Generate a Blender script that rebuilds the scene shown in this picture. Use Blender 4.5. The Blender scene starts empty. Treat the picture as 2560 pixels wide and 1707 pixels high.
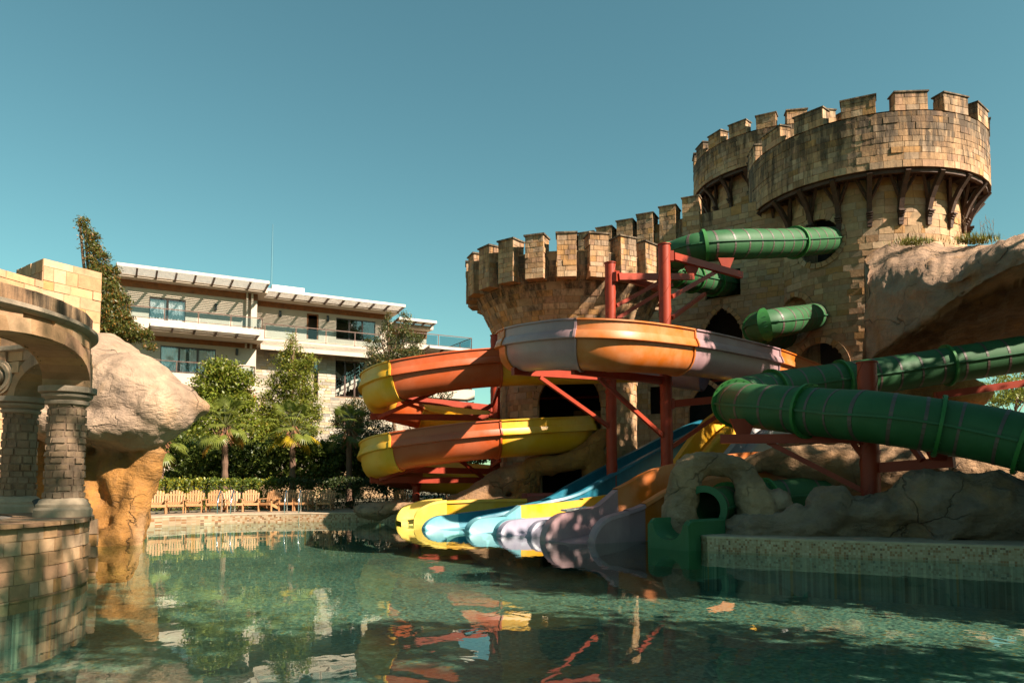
import bpy, math, random
import numpy as np
from mathutils import Vector, Matrix, noise
R = math.radians
rnd = random.Random(7)
nrs = np.random.RandomState(5)
S = bpy.context.scene
COL = S.collection

# ------------------------------------------------------------------ camera
FPX, CX, HZ, TH, EYE = 1850.0, 1280.0, 1200.0, R(3.8), 1.55
PPY = HZ - FPX * math.tan(TH)
cam_d = bpy.data.cameras.new('camera')
cam = bpy.data.objects.new('camera', cam_d)
COL.objects.link(cam)
cam.location = (0, 0, EYE)
cam.rotation_euler = (R(90) + TH, 0, 0)
cam_d.sensor_width = 36.0
cam_d.lens = FPX / 2560 * 36.0
cam_d.shift_y = (PPY - 853.5) / 2560
cam_d.clip_end = 2000
S.camera = cam

# ------------------------------------------------------------------ sky, sun, exposure
SUN_EL, SUN_BEHIND = R(38), R(33)
sd = Vector((math.cos(SUN_EL) * math.cos(SUN_BEHIND), -math.cos(SUN_EL) * math.sin(SUN_BEHIND), math.sin(SUN_EL)))
W = bpy.data.worlds.new('World'); S.world = W; W.use_nodes = True
nt = W.node_tree; nt.nodes.clear()
sky = nt.nodes.new('ShaderNodeTexSky'); sky.sky_type = 'NISHITA'; sky.sun_disc = False
sky.sun_elevation = SUN_EL
sky.sun_rotation = math.atan2(sd.x, sd.y)
sky.air_density = 1.0; sky.dust_density = 0.6; sky.ozone_density = 1.0
tint = nt.nodes.new('ShaderNodeMix'); tint.data_type = 'RGBA'; tint.blend_type = 'MULTIPLY'
tint.inputs[0].default_value = 1.0
tint.inputs[7].default_value = (0.64, 1.0, 0.74, 1)      # teal grade of the photograph
bg = nt.nodes.new('ShaderNodeBackground'); bg.inputs[1].default_value = 0.053
out = nt.nodes.new('ShaderNodeOutputWorld')
nt.links.new(sky.outputs[0], tint.inputs[6]); nt.links.new(tint.outputs[2], bg.inputs[0]); nt.links.new(bg.outputs[0], out.inputs[0])
sun_d = bpy.data.lights.new('sun', 'SUN'); sun_d.energy = 5.0; sun_d.angle = R(0.55); sun_d.color = (1.0, 0.86, 0.70)
sun = bpy.data.objects.new('sun', sun_d); COL.objects.link(sun)
sun.rotation_euler = sd.to_track_quat('Z', 'Y').to_euler()
S.view_settings.view_transform = 'Standard'; S.view_settings.look = 'None'
S.view_settings.exposure = 1.6; S.view_settings.gamma = 1.0; S.view_settings.use_curve_mapping = False
S.cycles.max_bounces = 8; S.cycles.transparent_max_bounces = 10
S.cycles.caustics_reflective = False; S.cycles.caustics_refractive = False

# ------------------------------------------------------------------ geometry of the view
CO = np.array([0, 0, EYE])
def ray(px, py):
    u, v = (px - CX) / FPX, (PPY - py) / FPX
    return np.array([u, math.cos(TH) - v * math.sin(TH), math.sin(TH) + v * math.cos(TH)])
def P(px, py, Y):
    d = ray(px, py)
    return CO + d * (Y / d[1])
def PL(pts): return np.array([P(*p) for p in pts])
def pxm(n, Y): return n * Y / FPX
def pix(p):
    d = np.asarray(p) - CO
    z = d[..., 1] * math.cos(TH) + d[..., 2] * math.sin(TH)
    y = -d[..., 1] * math.sin(TH) + d[..., 2] * math.cos(TH)
    return CX + FPX * d[..., 0] / z, PPY - FPX * y / z

# ------------------------------------------------------------------ materials
MATS = {}
def new_mat(name):
    m = bpy.data.materials.new(name); m.use_nodes = True
    nt = m.node_tree
    b = nt.nodes['Principled BSDF']
    MATS[name] = m
    return m, nt, b
def N(nt, t, **kw):
    n = nt.nodes.new(t)
    for k, v in kw.items(): setattr(n, k, v)
    return n
def objco(nt, scale=(1, 1, 1)):
    g = N(nt, 'ShaderNodeNewGeometry'); mp = N(nt, 'ShaderNodeMapping'); mp.inputs['Scale'].default_value = scale
    nt.links.new(g.outputs['Position'], mp.inputs[0]); return mp.outputs[0]
def noise_n(nt, co, scale, detail=4, rough=.55, dist=0):
    n = N(nt, 'ShaderNodeTexNoise'); n.inputs['Scale'].default_value = scale; n.inputs['Detail'].default_value = detail
    n.inputs['Roughness'].default_value = rough; n.inputs['Distortion'].default_value = dist
    nt.links.new(co, n.inputs['Vector']); return n.outputs[0]
def mrange(nt, x, a, b, c=0., d=1.):
    n = N(nt, 'ShaderNodeMapRange'); n.inputs[1].default_value = a; n.inputs[2].default_value = b
    n.inputs[3].default_value = c; n.inputs[4].default_value = d
    nt.links.new(x, n.inputs[0]); return n.outputs[0]
def mix(nt, f, a, b, mode='MIX'):
    n = N(nt, 'ShaderNodeMix', data_type='RGBA', blend_type=mode)
    for s, v in ((0, f), (6, a), (7, b)):
        if hasattr(v, 'is_linked') or hasattr(v, 'links'): nt.links.new(v, n.inputs[s])
        elif s == 0: n.inputs[0].default_value = v
        else: n.inputs[s].default_value = (*v[:3], 1)
    return n.outputs[2]
def math_n(nt, op, a, b):
    n = N(nt, 'ShaderNodeMath', operation=op)
    for i, v in enumerate((a, b)):
        if hasattr(v, 'links'): nt.links.new(v, n.inputs[i])
        else: n.inputs[i].default_value = v
    return n.outputs[0]
def bump(nt, b, h, strength, dist=.02):
    n = N(nt, 'ShaderNodeBump'); n.inputs['Strength'].default_value = strength; n.inputs['Distance'].default_value = dist
    nt.links.new(h, n.inputs['Height']); nt.links.new(n.outputs[0], b.inputs['Normal'])
def plain(name, col, rough=.5, var=.12, scale=3., metal=0., bmp=0., spec=.5, dirt=0.):
    m, nt, b = new_mat(name)
    co = objco(nt)
    n = noise_n(nt, co, scale, 5)
    c = mix(nt, mrange(nt, n, .3, .7), [x * (1 - var) for x in col], [min(1, x * (1 + var)) for x in col])
    if dirt:
        st = noise_n(nt, objco(nt, (3, 3, .5)), 2.2, 6, .7)
        c = mix(nt, mrange(nt, st, .55, .8, 0, dirt), c, (.05, .035, .022))
    nt.links.new(c, b.inputs['Base Color'])
    b.inputs['Roughness'].default_value = rough; b.inputs['Metallic'].default_value = metal
    b.inputs['Specular IOR Level'].default_value = spec
    if bmp: bump(nt, b, noise_n(nt, co, scale * 6, 6), bmp)
    return m
def attr_mat(name, rough=.85, stain=True, bmp=.5, bscale=9., trans=0., spec=.3, var=.25):
    m, nt, b = new_mat(name)
    a = N(nt, 'ShaderNodeAttribute', attribute_name='col')
    co = objco(nt)
    n = noise_n(nt, co, bscale * .5, 6, .65)
    c = mix(nt, 1.0, a.outputs[0], mix(nt, mrange(nt, n, .25, .75), (1 - var,) * 3, (1 + var * .7,) * 3), 'MULTIPLY')
    if stain:
        st = noise_n(nt, objco(nt, (2.2, 2.2, .32)), 1.6, 7, .72)
        st2 = noise_n(nt, co, .55, 4, .6)
        f = math_n(nt, 'ADD', math_n(nt, 'MULTIPLY', a.outputs['Alpha'], .34), math_n(nt, 'MULTIPLY', st2, .3))
        f = mrange(nt, math_n(nt, 'ADD', st, f), .78, .98, 0, .86)
        c = mix(nt, f, c, (.032, .024, .017))
    nt.links.new(c, b.inputs['Base Color'])
    b.inputs['Roughness'].default_value = rough; b.inputs['Specular IOR Level'].default_value = spec
    if bmp: bump(nt, b, noise_n(nt, co, bscale, 8, .7), bmp, .03)
    if trans:
        t = N(nt, 'ShaderNodeBsdfTranslucent'); nt.links.new(c, t.inputs[0])
        mx = N(nt, 'ShaderNodeMixShader'); mx.inputs[0].default_value = trans
        o = nt.nodes['Material Output']
        nt.links.new(b.outputs[0], mx.inputs[1]); nt.links.new(t.outputs[0], mx.inputs[2]); nt.links.new(mx.outputs[0], o.inputs[0])
    return m

def fibre(name, col, faded=None, rough=.32):
    """glass fibre slide shell, sun bleached in drifting patches"""
    m, nt, b = new_mat(name)
    co = objco(nt)
    n = noise_n(nt, co, 1.1, 5, .6)
    f2 = faded or [min(1, x * .75 + .12) for x in col]
    c = mix(nt, mrange(nt, n, .38, .66, 0, .7), col, f2)
    fine = noise_n(nt, objco(nt, (5, 5, .55)), 2.2, 6, .72)
    c = mix(nt, mrange(nt, fine, .52, .8, 0, .34), c, [x * .55 for x in col])
    nt.links.new(c, b.inputs['Base Color'])
    b.inputs['Specular IOR Level'].default_value = .28 if 'green' in name else .4
    nt.links.new(mrange(nt, n, .3, .7, rough, rough + .2), b.inputs['Roughness'])
    bump(nt, b, noise_n(nt, co, 25, 3), .06, .01)
    return m
fibre('orange', (.43, .105, .008), (.48, .19, .08))
fibre('redorange', (.37, .062, .012), (.40, .105, .045))
fibre('yellow', (.58, .29, .006), (.62, .38, .07))
fibre('paleyellow', (.66, .47, .08), (.68, .53, .18))
fibre('mauve', (.25, .145, .16), (.33, .21, .215))
fibre('darkred', (.22, .02, .01), (.25, .04, .02))
fibre('teal', (.008, .10, .155), (.02, .18, .24))
fibre('lightblue', (.09, .27, .32), (.17, .34, .38))
fibre('lavender', (.235, .22, .30), (.30, .285, .34))
fibre('greygelcoat', (.28, .27, .28), (.38, .36, .35))
fibre('tubegreen', (.018, .078, .024), (.036, .108, .045), .5)
fibre('brightgreen', (.024, .13, .025), (.04, .16, .045), .4)
fibre('seamgreen', (.02, .085, .032), (.04, .12, .06), .45)
plain('band', (.075, .05, .04), .5, .2)
m_, nt_, b_ = new_mat('steel_red')
co_ = objco(nt_)
c_ = mix(nt_, mrange(nt_, noise_n(nt_, co_, 2.5, 6, .7), .35, .7), (.235, .023, .008), (.28, .035, .011))
nt_.links.new(c_, b_.inputs['Base Color']); b_.inputs['Roughness'].default_value = .5; b_.inputs['Specular IOR Level'].default_value = .3
bump(nt_, b_, noise_n(nt_, co_, 30, 4), .1, .01)
plain('render_cream', (.47, .39, .31), .85, .06, 1.5, bmp=.1)
plain('white_paint', (.68, .62, .55), .8, .05, 1.5)
plain('brown_wood', (.24, .078, .018), .6, .3, 4)
plain('dark_frame', (.05, .022, .014), .4, .2)
plain('roof_metal', (.46, .41, .36), .55, .2, 4, dirt=.5)
plain('louver', (.58, .52, .45), .5, .12, 4)
plain('rail_brown', (.10, .05, .035), .4, .2)
plain('curtain', (.88, .86, .82), .9, .1, 3)
plain('dark_room', (.02, .016, .014), .9, .1)
plain('interior', (.16, .12, .09), .9, .1)
plain('stair_cream', (.62, .54, .44), .8, .05)
plain('chrome', (.75, .75, .75), .12, .03, metal=1)
plain('black_metal', (.015, .015, .016), .45, .1)
plain('timber_dark', (.055, .022, .010), .75, .4, 6, bmp=.3)
m_, nt_, b_ = new_mat('chair_wood')
a_ = N(nt_, 'ShaderNodeAttribute', attribute_name='col')
gr_ = noise_n(nt_, objco(nt_, (14, 14, 1.5)), 2, 4)
nt_.links.new(mix(nt_, 1., a_.outputs[0], mix(nt_, mrange(nt_, gr_, .3, .7), (.78,) * 3, (1.12,) * 3), 'MULTIPLY'), b_.inputs['Base Color'])
b_.inputs['Roughness'].default_value = .6
m_, nt_, b_ = new_mat('window_glass')
b_.inputs['Base Color'].default_value = (.10, .13, .15, 1); b_.inputs['Roughness'].default_value = .03
b_.inputs['Specular IOR Level'].default_value = .9
def schlick(nt, f0, normal=None):
    """mirror share of a clear sheet, alike from both sides"""
    g = N(nt, 'ShaderNodeNewGeometry'); d = N(nt, 'ShaderNodeVectorMath', operation='DOT_PRODUCT')
    nt.links.new(g.outputs['Incoming'], d.inputs[0]); nt.links.new(normal or g.outputs['Normal'], d.inputs[1])
    c = math_n(nt, 'SUBTRACT', 1., math_n(nt, 'ABSOLUTE', d.outputs['Value'], 0))
    return math_n(nt, 'ADD', f0, math_n(nt, 'MULTIPLY', math_n(nt, 'POWER', c, 5.), 1 - f0))
def thin_glass(name, tintc, ior=1.5):
    m, nt, b = new_mat(name)
    nt.nodes.remove(b)
    t = N(nt, 'ShaderNodeBsdfTransparent'); t.inputs[0].default_value = (*tintc, 1)
    g = N(nt, 'ShaderNodeBsdfGlossy'); g.inputs['Roughness'].default_value = .02
    f = schlick(nt, ((ior - 1) / (ior + 1)) ** 2)
    mx = N(nt, 'ShaderNodeMixShader')
    nt.links.new(f, mx.inputs[0]); nt.links.new(t.outputs[0], mx.inputs[1]); nt.links.new(g.outputs[0], mx.inputs[2])
    nt.links.new(mx.outputs[0], nt.nodes['Material Output'].inputs[0])
thin_glass('clear_glass', (.72, .80, .82))
thin_glass('pane_glass', (.93, .95, .96), 1.9)
attr_mat('stone', .88, True, .55, 9.)
attr_mat('clean_stone', .88, False, .6, 10.)
attr_mat('leaf', .45, False, 0, 4., .4, .4, .2)
attr_mat('bark', .9, False, .6, 14.)
plain('mortar', (.27, .175, .095), .95, .25, 4, bmp=.3)
# mosaic pool tiles: small squares, one random colour each
def mosaic(name, ramp, tile, plane, grout=(.2, .19, .15), joint=.09, bmp=True):
    m, nt, b = new_mat(name)
    co = objco(nt)
    sp = N(nt, 'ShaderNodeSeparateXYZ'); nt.links.new(co, sp.inputs[0])
    if plane == 'xy': uu, vv = sp.outputs[0], sp.outputs[1]
    else: uu, vv = math_n(nt, 'ADD', sp.outputs[0], math_n(nt, 'MULTIPLY', sp.outputs[1], -.55)), sp.outputs[2]
    us, vs = math_n(nt, 'DIVIDE', uu, tile), math_n(nt, 'DIVIDE', vv, tile)
    cmb = N(nt, 'ShaderNodeCombineXYZ')
    nt.links.new(math_n(nt, 'FLOOR', us, 0), cmb.inputs[0]); nt.links.new(math_n(nt, 'FLOOR', vs, 0), cmb.inputs[1])
    wn = N(nt, 'ShaderNodeTexWhiteNoise', noise_dimensions='2D'); nt.links.new(cmb.outputs[0], wn.inputs['Vector'])
    r = N(nt, 'ShaderNodeValToRGB'); r.color_ramp.interpolation = 'CONSTANT'
    els = r.color_ramp.elements
    els[0].position = 0; els[0].color = (*ramp[0][1], 1); els[1].position = ramp[1][0]; els[1].color = (*ramp[1][1], 1)
    for p, c in ramp[2:]:
        e = els.new(p); e.color = (*c, 1)
    nt.links.new(wn.outputs[0], r.inputs[0])
    fu, fv = math_n(nt, 'FRACT', us, 0), math_n(nt, 'FRACT', vs, 0)
    g = math_n(nt, 'MAXIMUM', math_n(nt, 'LESS_THAN', fu, joint), math_n(nt, 'LESS_THAN', fv, joint))
    big = noise_n(nt, co, .6, 3)
    c = mix(nt, g, r.outputs[0], grout)
    c = mix(nt, 1., c, mix(nt, mrange(nt, big, .3, .7), (.75, .75, .75), (1.1, 1.1, 1.1)), 'MULTIPLY')
    nt.links.new(c, b.inputs['Base Color']); b.inputs['Roughness'].default_value = .3
    if bmp: bump(nt, b, math_n(nt, 'SUBTRACT', 1., g), .3, .004)
mosaic('floor_tiles', [(0, (.10, .175, .16)), (.3, (.17, .25, .22)), (.55, (.055, .11, .105)), (.72, (.26, .32, .26)), (.87, (.30, .185, .06)), (.94, (.035, .06, .06))], .05, 'xy', (.12, .17, .15))
mosaic('rim_tiles', [(0, (.33, .235, .145)), (.35, (.28, .19, .105)), (.66, (.22, .095, .033)), (.86, (.38, .29, .20)), (.95, (.12, .055, .025))], .05, 'xz', (.27, .21, .15))
plain('coping', (.3, .22, .15), .7, .25, 5, bmp=.3)
plain('deck_stone', (.25, .18, .12), .8, .3, 4, bmp=.4)
plain('soil', (.10, .085, .05), .95, .4, .6, bmp=.3)
plain('rim_cap', (.34, .26, .18), .7, .2, 5)
# water surface: mirror by fresnel over a clear, tinted sheet
m_, nt_, b_ = new_mat('water')
nt_.nodes.remove(b_)
t_ = N(nt_, 'ShaderNodeBsdfTransparent'); t_.inputs[0].default_value = (.72, .88, .78, 1)
g_ = N(nt_, 'ShaderNodeBsdfGlossy'); g_.inputs['Roughness'].default_value = .008; g_.inputs[0].default_value = (.85, .90, .88, 1)
bp_ = N(nt_, 'ShaderNodeBump'); bp_.inputs['Strength'].default_value = .15; bp_.inputs['Distance'].default_value = .02
h1_ = noise_n(nt_, objco(nt_, (1.0, .75, 1)), 3.6, 2, .45, .6)
h2_ = noise_n(nt_, objco(nt_, (1.0, .8, 1)), .8, 2, .5, .4)
nt_.links.new(math_n(nt_, 'ADD', math_n(nt_, 'MULTIPLY', h1_, .42), h2_), bp_.inputs['Height'])
nt_.links.new(bp_.outputs[0], g_.inputs['Normal'])
f_ = schlick(nt_, .02, bp_.outputs[0])
mx_ = N(nt_, 'ShaderNodeMixShader')
nt_.links.new(f_, mx_.inputs[0]); nt_.links.new(t_.outputs[0], mx_.inputs[1]); nt_.links.new(g_.outputs[0], mx_.inputs[2])
nt_.links.new(mx_.outputs[0], nt_.nodes['Material Output'].inputs[0])
# artificial rock: sprayed concrete with cracks and pits, colour from attribute
def rock_mat(name, streak):
    m, nt, b = new_mat(name)
    a = N(nt, 'ShaderNodeAttribute', attribute_name='col')
    co = objco(nt)
    n1 = noise_n(nt, co, .9, 6, .62, .5); n2 = noise_n(nt, co, 6, 8, .7)
    c = mix(nt, 1., a.outputs[0], mix(nt, mrange(nt, n1, .3, .7), (.52, .50, .50), (1.25, 1.18, 1.1)), 'MULTIPLY')
    c = mix(nt, mrange(nt, n2, .52, .8, 0, .5), c, (.14, .095, .06))
    och = noise_n(nt, objco(nt, (1, 1, .4)), .8, 5, .6)
    c = mix(nt, mrange(nt, och, .56, .72, 0, .5), c, (.32, .155, .045))
    st = noise_n(nt, objco(nt, (1.6, 1.6, .25)), 1.3, 6, .7)
    c = mix(nt, mrange(nt, st, .58, .72, 0, streak), c, (.06, .05, .045))
    wig = N(nt, 'ShaderNodeMix', data_type='RGBA'); wig.inputs[0].default_value = .5
    nz = N(nt, 'ShaderNodeTexNoise'); nz.inputs['Scale'].default_value = 1.1; nz.inputs['Detail'].default_value = 5
    nt.links.new(co, nz.inputs['Vector']); nt.links.new(co, wig.inputs[6]); nt.links.new(nz.outputs['Color'], wig.inputs[7])
    vo = N(nt, 'ShaderNodeTexVoronoi', feature='DISTANCE_TO_EDGE'); vo.inputs['Scale'].default_value = 1.0
    nt.links.new(wig.outputs[2], vo.inputs['Vector'])
    msk = noise_n(nt, co, .7, 2)
    cr = math_n(nt, 'MULTIPLY', mrange(nt, vo.outputs['Distance'], .0, .009, 1, 0), mrange(nt, msk, .46, .56))
    c = mix(nt, math_n(nt, 'MULTIPLY', cr, .5), c, (.05, .035, .025))
    nt.links.new(c, b.inputs['Base Color']); b.inputs['Roughness'].default_value = .85
    b.inputs['Specular IOR Level'].default_value = .25
    n3 = noise_n(nt, objco(nt, (1, 1, 2.2)), 2.4, 6, .6, 1.5)
    h = math_n(nt, 'SUBTRACT', math_n(nt, 'ADD', math_n(nt, 'ADD', math_n(nt, 'MULTIPLY', n2, .6), n1), math_n(nt, 'MULTIPLY', n3, .9)), math_n(nt, 'MULTIPLY', cr, .7))
    n4 = noise_n(nt, co, 17, 6, .75)
    h = math_n(nt, 'ADD', h, math_n(nt, 'MULTIPLY', n4, .3))
    bump(nt, b, h, 1., .085)
rock_mat('rock', .5)

# ------------------------------------------------------------------ mesh builder
class MB:
    def __init__(s): s.v = []; s.f = []; s.c = []; s.m = []; s.n = 0
    def add(s, verts, faces, col=None, m=0):
        verts = np.asarray(verts, float).reshape(-1, 3)
        s.v.append(verts)
        for f in faces: s.f.append([i + s.n for i in f])
        s.c += [col] * len(faces); s.m += [m] * len(faces)
        s.n += len(verts); return s
    def box(s, c, size, ax=None, col=None, m=0, taper=1.):
        x, y, z = [k / 2 for k in size]
        q = np.array([(i * x * (taper if k > 0 else 1), j * y * (taper if k > 0 else 1), k * z) for k in (-1, 1) for j in (-1, 1) for i in (-1, 1)])
        if ax is not None: q = q @ np.asarray(ax)
        return s.add(q + np.asarray(c), [(0, 2, 3, 1), (4, 5, 7, 6), (0, 1, 5, 4), (2, 6, 7, 3), (0, 4, 6, 2), (1, 3, 7, 5)], col, m)
    def bar(s, a, b, w, h, col=None, up=(0, 0, 1)):
        a = np.asarray(a, float); b = np.asarray(b, float); d = b - a; L = np.linalg.norm(d); d = d / L
        sd_ = np.cross(d, up); sd_ /= np.linalg.norm(sd_); u = np.cross(sd_, d)
        return s.box((a + b) / 2, (L, w, h), np.array([d, sd_, u]), col)
    def tube(s, pts, r, n=10, col=None, caps=True, closed=False):
        pts = np.asarray(pts, float); k = len(pts); rr = np.broadcast_to(np.asarray(r, float), (k,))
        T = np.gradient(pts, axis=0) if not closed else np.roll(pts, -1, 0) - np.roll(pts, 1, 0)
        T /= np.linalg.norm(T, axis=1)[:, None] + 1e-12
        ref = np.array([0, 0, 1.]) if abs(T[0][2]) < .9 else np.array([0, 1., 0])
        V = []; a = np.linspace(0, 2 * math.pi, n, endpoint=False)
        x = np.cross(T[0], ref); x /= np.linalg.norm(x)
        for i in range(k):
            x = x - T[i] * np.dot(x, T[i]); x /= np.linalg.norm(x); y = np.cross(T[i], x)
            V.append(pts[i] + rr[i] * (np.cos(a)[:, None] * x + np.sin(a)[:, None] * y))
        F = []
        for i in range(k if closed else k - 1):
            i2 = (i + 1) % k
            for j in range(n):
                j2 = (j + 1) % n
                F.append((i * n + j, i * n + j2, i2 * n + j2, i2 * n + j))
        if caps and not closed: F += [tuple(range(n))[::-1], tuple((k - 1) * n + j for j in range(n))]
        return s.add(np.concatenate(V), F, col)
    def grid(s, rings, close_u=False, close_v=False, col=None, flip=False):
        A = np.asarray(rings, float); k, n = A.shape[:2]; F = []
        for i in range(k if close_u else k - 1):
            i2 = (i + 1) % k
            for j in range(n if close_v else n - 1):
                j2 = (j + 1) % n
                q = (i * n + j, i2 * n + j, i2 * n + j2, i * n + j2)
                F.append(q[::-1] if flip else q)
        return s.add(A.reshape(-1, 3), F, col)
    def lathe(s, prof, c, n=24, col=None, a0=0., a1=2 * math.pi):
        full = abs(a1 - a0 - 2 * math.pi) < 1e-6
        a = np.linspace(a0, a1, n, endpoint=not full)
        rings = [[(c[0] + r * math.cos(t), c[1] + r * math.sin(t), c[2] + z) for t in a] for r, z in prof]
        return s.grid(rings, close_v=full, col=col, flip=True)
    def mesh(s, name, mats, smooth=False, off=(0, 0, 0)):
        V = np.concatenate(s.v) - np.asarray(off)
        me = bpy.data.meshes.new(name)
        me.from_pydata(V.tolist(), [], s.f)
        for k in (mats if isinstance(mats, (list, tuple)) else [mats]): me.materials.append(MATS[k])
        if any(s.m): me.polygons.foreach_set('material_index', s.m)
        if any(c is not None for c in s.c):
            at = me.color_attributes.new('col', 'FLOAT_COLOR', 'CORNER')
            cc = [(*c, 0.) if len(c) == 3 else tuple(c) for c in [(c if c is not None else (.5, .5, .5, 0)) for c in s.c]]
            cnt = [len(f) for f in s.f]
            at.data.foreach_set('color', np.repeat(np.array(cc, np.float32), cnt, axis=0).ravel())
        if smooth: me.polygons.foreach_set('use_smooth', [True] * len(me.polygons))
        me.update(); return me
def org(parent):
    p = np.zeros(3)
    while parent is not None: p = p + np.array(parent.location); parent = parent.parent
    return p
def link(name, me, parent=None, at=None):
    o = bpy.data.objects.new(name, me); COL.objects.link(o)
    if parent is not None: o.parent = parent
    if at is not None: o.location = np.asarray(at) - org(parent)
    return o
def part(name, mb, mats, parent=None, smooth=False, at=None, label=None, kind=None, auto=None):
    """mesh given in world coordinates -> object under parent"""
    o0 = np.asarray(at, float) if at is not None else org(parent)
    me = mb.mesh(name, mats, smooth, o0)
    o = link(name, me, parent, o0)
    if auto: me.shade_flat(); me.polygons.foreach_set('use_smooth', [True] * len(me.polygons)); me.set_sharp_from_angle(angle=R(auto))
    if label: o['label'] = label
    if kind: o['kind'] = kind
    return o
def thing(name, label, cat, loc=(0, 0, 0), rz=0., group=None):
    o = bpy.data.objects.new(name, None); COL.objects.link(o); o.location = loc; o.rotation_euler.z = rz
    o.empty_display_size = .2
    o['label'] = label; o['category'] = cat
    if group: o['group'] = group
    return o
def tag(o, label, cat, group=None):
    o['label'] = label; o['category'] = cat
    if group: o['group'] = group
    return o
def struct(name, mb, mats, smooth=False, **k):
    return part(name, mb, mats, None, smooth, kind='structure', **k)
def dup(root, loc, rz=None, label=None):
    r = root.copy(); COL.objects.link(r); r.location = loc
    if rz is not None: r.rotation_euler.z = rz
    if label: r['label'] = label
    for ch in list(root.children):
        c = ch.copy(); COL.objects.link(c); c.parent = r
        for g in list(ch.children):
            d = g.copy(); COL.objects.link(d); d.parent = c
    return r
def catmull(pts, per=12):
    p = np.asarray(pts, float); q = np.vstack([2 * p[0] - p[1], p, 2 * p[-1] - p[-2]]); o = []
    for i in range(1, len(q) - 2):
        for k in range(per):
            t = k / per
            o.append(.5 * (2 * q[i] + (q[i + 1] - q[i - 1]) * t + (2 * q[i - 1] - 5 * q[i] + 4 * q[i + 1] - q[i + 2]) * t * t + (3 * q[i] - q[i - 1] - 3 * q[i + 1] + q[i + 2]) * t ** 3))
    o.append(p[-1]); return np.array(o)
def frames(path):
    T = np.gradient(path, axis=0); T /= np.linalg.norm(T, axis=1)[:, None]
    s_ = np.cross(T, (0, 0, 1.)); s_ /= np.linalg.norm(s_, axis=1)[:, None]
    return T, s_, np.cross(s_, T)
# ------------------------------------------------------------------ pool, deck, ground
WZ, DZ, FZ = 0.0, 0.33, -0.85
pool = [(14, 10.5), (14, 1.6), (9, 1.4), (0, 1.3), (-7, 1.5), (-13, 6), (-14, 14), (-14.2, 20), (-13.2, 23.2), (-11.9, 25.2), (-10.4, 26.7),
        (-8.6, 27.6), (-6.6, 28.0), (-4.4, 28.1), (-1, 28.6), (2.5, 28.6), (6, 27.5), (7.8, 24.5), (6.6, 21.5), (5.2, 19.3), (4.5, 18.0), (4.22, 17.1), (4.26, 16.4),
        (4.6, 16.2), (7, 15.0), (9.6, 13.7)]
pc = catmull(np.array(pool + [pool[0]]), 5)[:-1]
ctr = np.array([-1.5, 14.0])
def ringz(sc, z, add=0.):
    d = pc - ctr; L = np.linalg.norm(d, axis=1)[:, None]
    return np.column_stack([ctr + d * sc + d / L * add, np.full(len(pc), z)])
mb = MB(); mb.grid([ringz(1, WZ), np.column_stack([np.repeat(ctr[None], len(pc), 0) + (pc - ctr) * .002, np.full(len(pc), WZ)])], close_v=True)
water = struct('pool_water', mb, 'water')
mb = MB(); mb.grid([ringz(1, FZ, .1), np.column_stack([np.repeat(ctr[None], len(pc), 0) + (pc - ctr) * .002, np.full(len(pc), FZ)])], close_v=True)
struct('pool_floor', mb, 'floor_tiles')
mb = MB(); mb.grid([ringz(1, DZ - .04), ringz(1, -.05)], close_v=True, flip=True)
struct('pool_wall', mb, 'rim_tiles')
mb = MB(); mb.grid([ringz(1, -.05, .003), ringz(1, FZ, .003)], close_v=True, flip=True)
struct('pool_basin', mb, 'floor_tiles')
mb = MB(); mb.grid([ringz(1, DZ - .04, -.015), ringz(1, DZ, -.015), ringz(1, DZ + .004, .4)], close_v=True)
struct('pool_rim', mb, 'rim_cap')
mb = MB(); mb.grid([ringz(1, DZ, .38), ringz(1, DZ, 3.4)], close_v=True)
struct('pool_deck', mb, 'deck_stone')
mb = MB(); mb.grid([ringz(1, DZ - .006, 3.3), ringz(1, DZ - .006, 12), ringz(1, DZ - .006, 60), ringz(1, DZ - .006, 600)], close_v=True)
struct('ground', mb, 'soil')

# ------------------------------------------------------------------ masonry
POOL = {}
PAL = [((.40, .232, .118), 6), ((.42, .265, .148), 4), ((.40, .21, .080), 1.6), ((.35, .232, .145), 3), ((.38, .215, .122), 3), ((.31, .175, .090), 1.2), ((.44, .295, .18), 1.2)]
PALW = np.array([w for _, w in PAL]); PALW = PALW / PALW.sum()
def scol(stain=0., k=1.):
    c = np.array(PAL[nrs.choice(len(PAL), p=PALW)][0]) * rnd.uniform(.86, 1.12) * k
    return (*c, stain)
STONE_F = [(4, 5, 6, 7), (0, 1, 5, 4), (1, 2, 6, 5), (2, 3, 7, 6), (3, 0, 4, 7)]
def stone(root, Sm, q, proud, col, bev=.007, rough=0., joint=.0022):
    q = np.array(q, float); c = q.mean(0)
    d = q - c
    e = np.maximum(np.abs(d).max(0), 1e-3)
    q0 = c + d * (1 - joint / e); q1 = c + d * np.maximum(.3, 1 - (joint + bev * rnd.uniform(.6, 1.3)) / e)
    V = []
    for u, v in q0:
        p, n = Sm(u, v); V.append(p - n * .04)
    for u, v in q1:
        p, n = Sm(u, v); V.append(p + n * (proud + rnd.uniform(-rough, rough)))
    POOL.setdefault(root, []).append((np.array(V), col))
def rows(v0, v1, h, jit=.16):
    v = v0; o = []
    while v < v1 - 1e-4:
        k = h * rnd.uniform(1 - jit, 1 + jit)
        if v1 - v - k < h * .55: k = v1 - v
        o.append((v, min(v1, v + k))); v += k
    return o
def spans(u0, u1, v, holes):
    iv = [(u0, u1)]
    for h in holes:
        g = h(v)
        if g is None: continue
        nx = []
        for a, b in iv:
            if g[1] <= a or g[0] >= b: nx.append((a, b)); continue
            if g[0] > a: nx.append((a, g[0]))
            if g[1] < b: nx.append((g[1], b))
        iv = nx
    return iv
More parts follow.
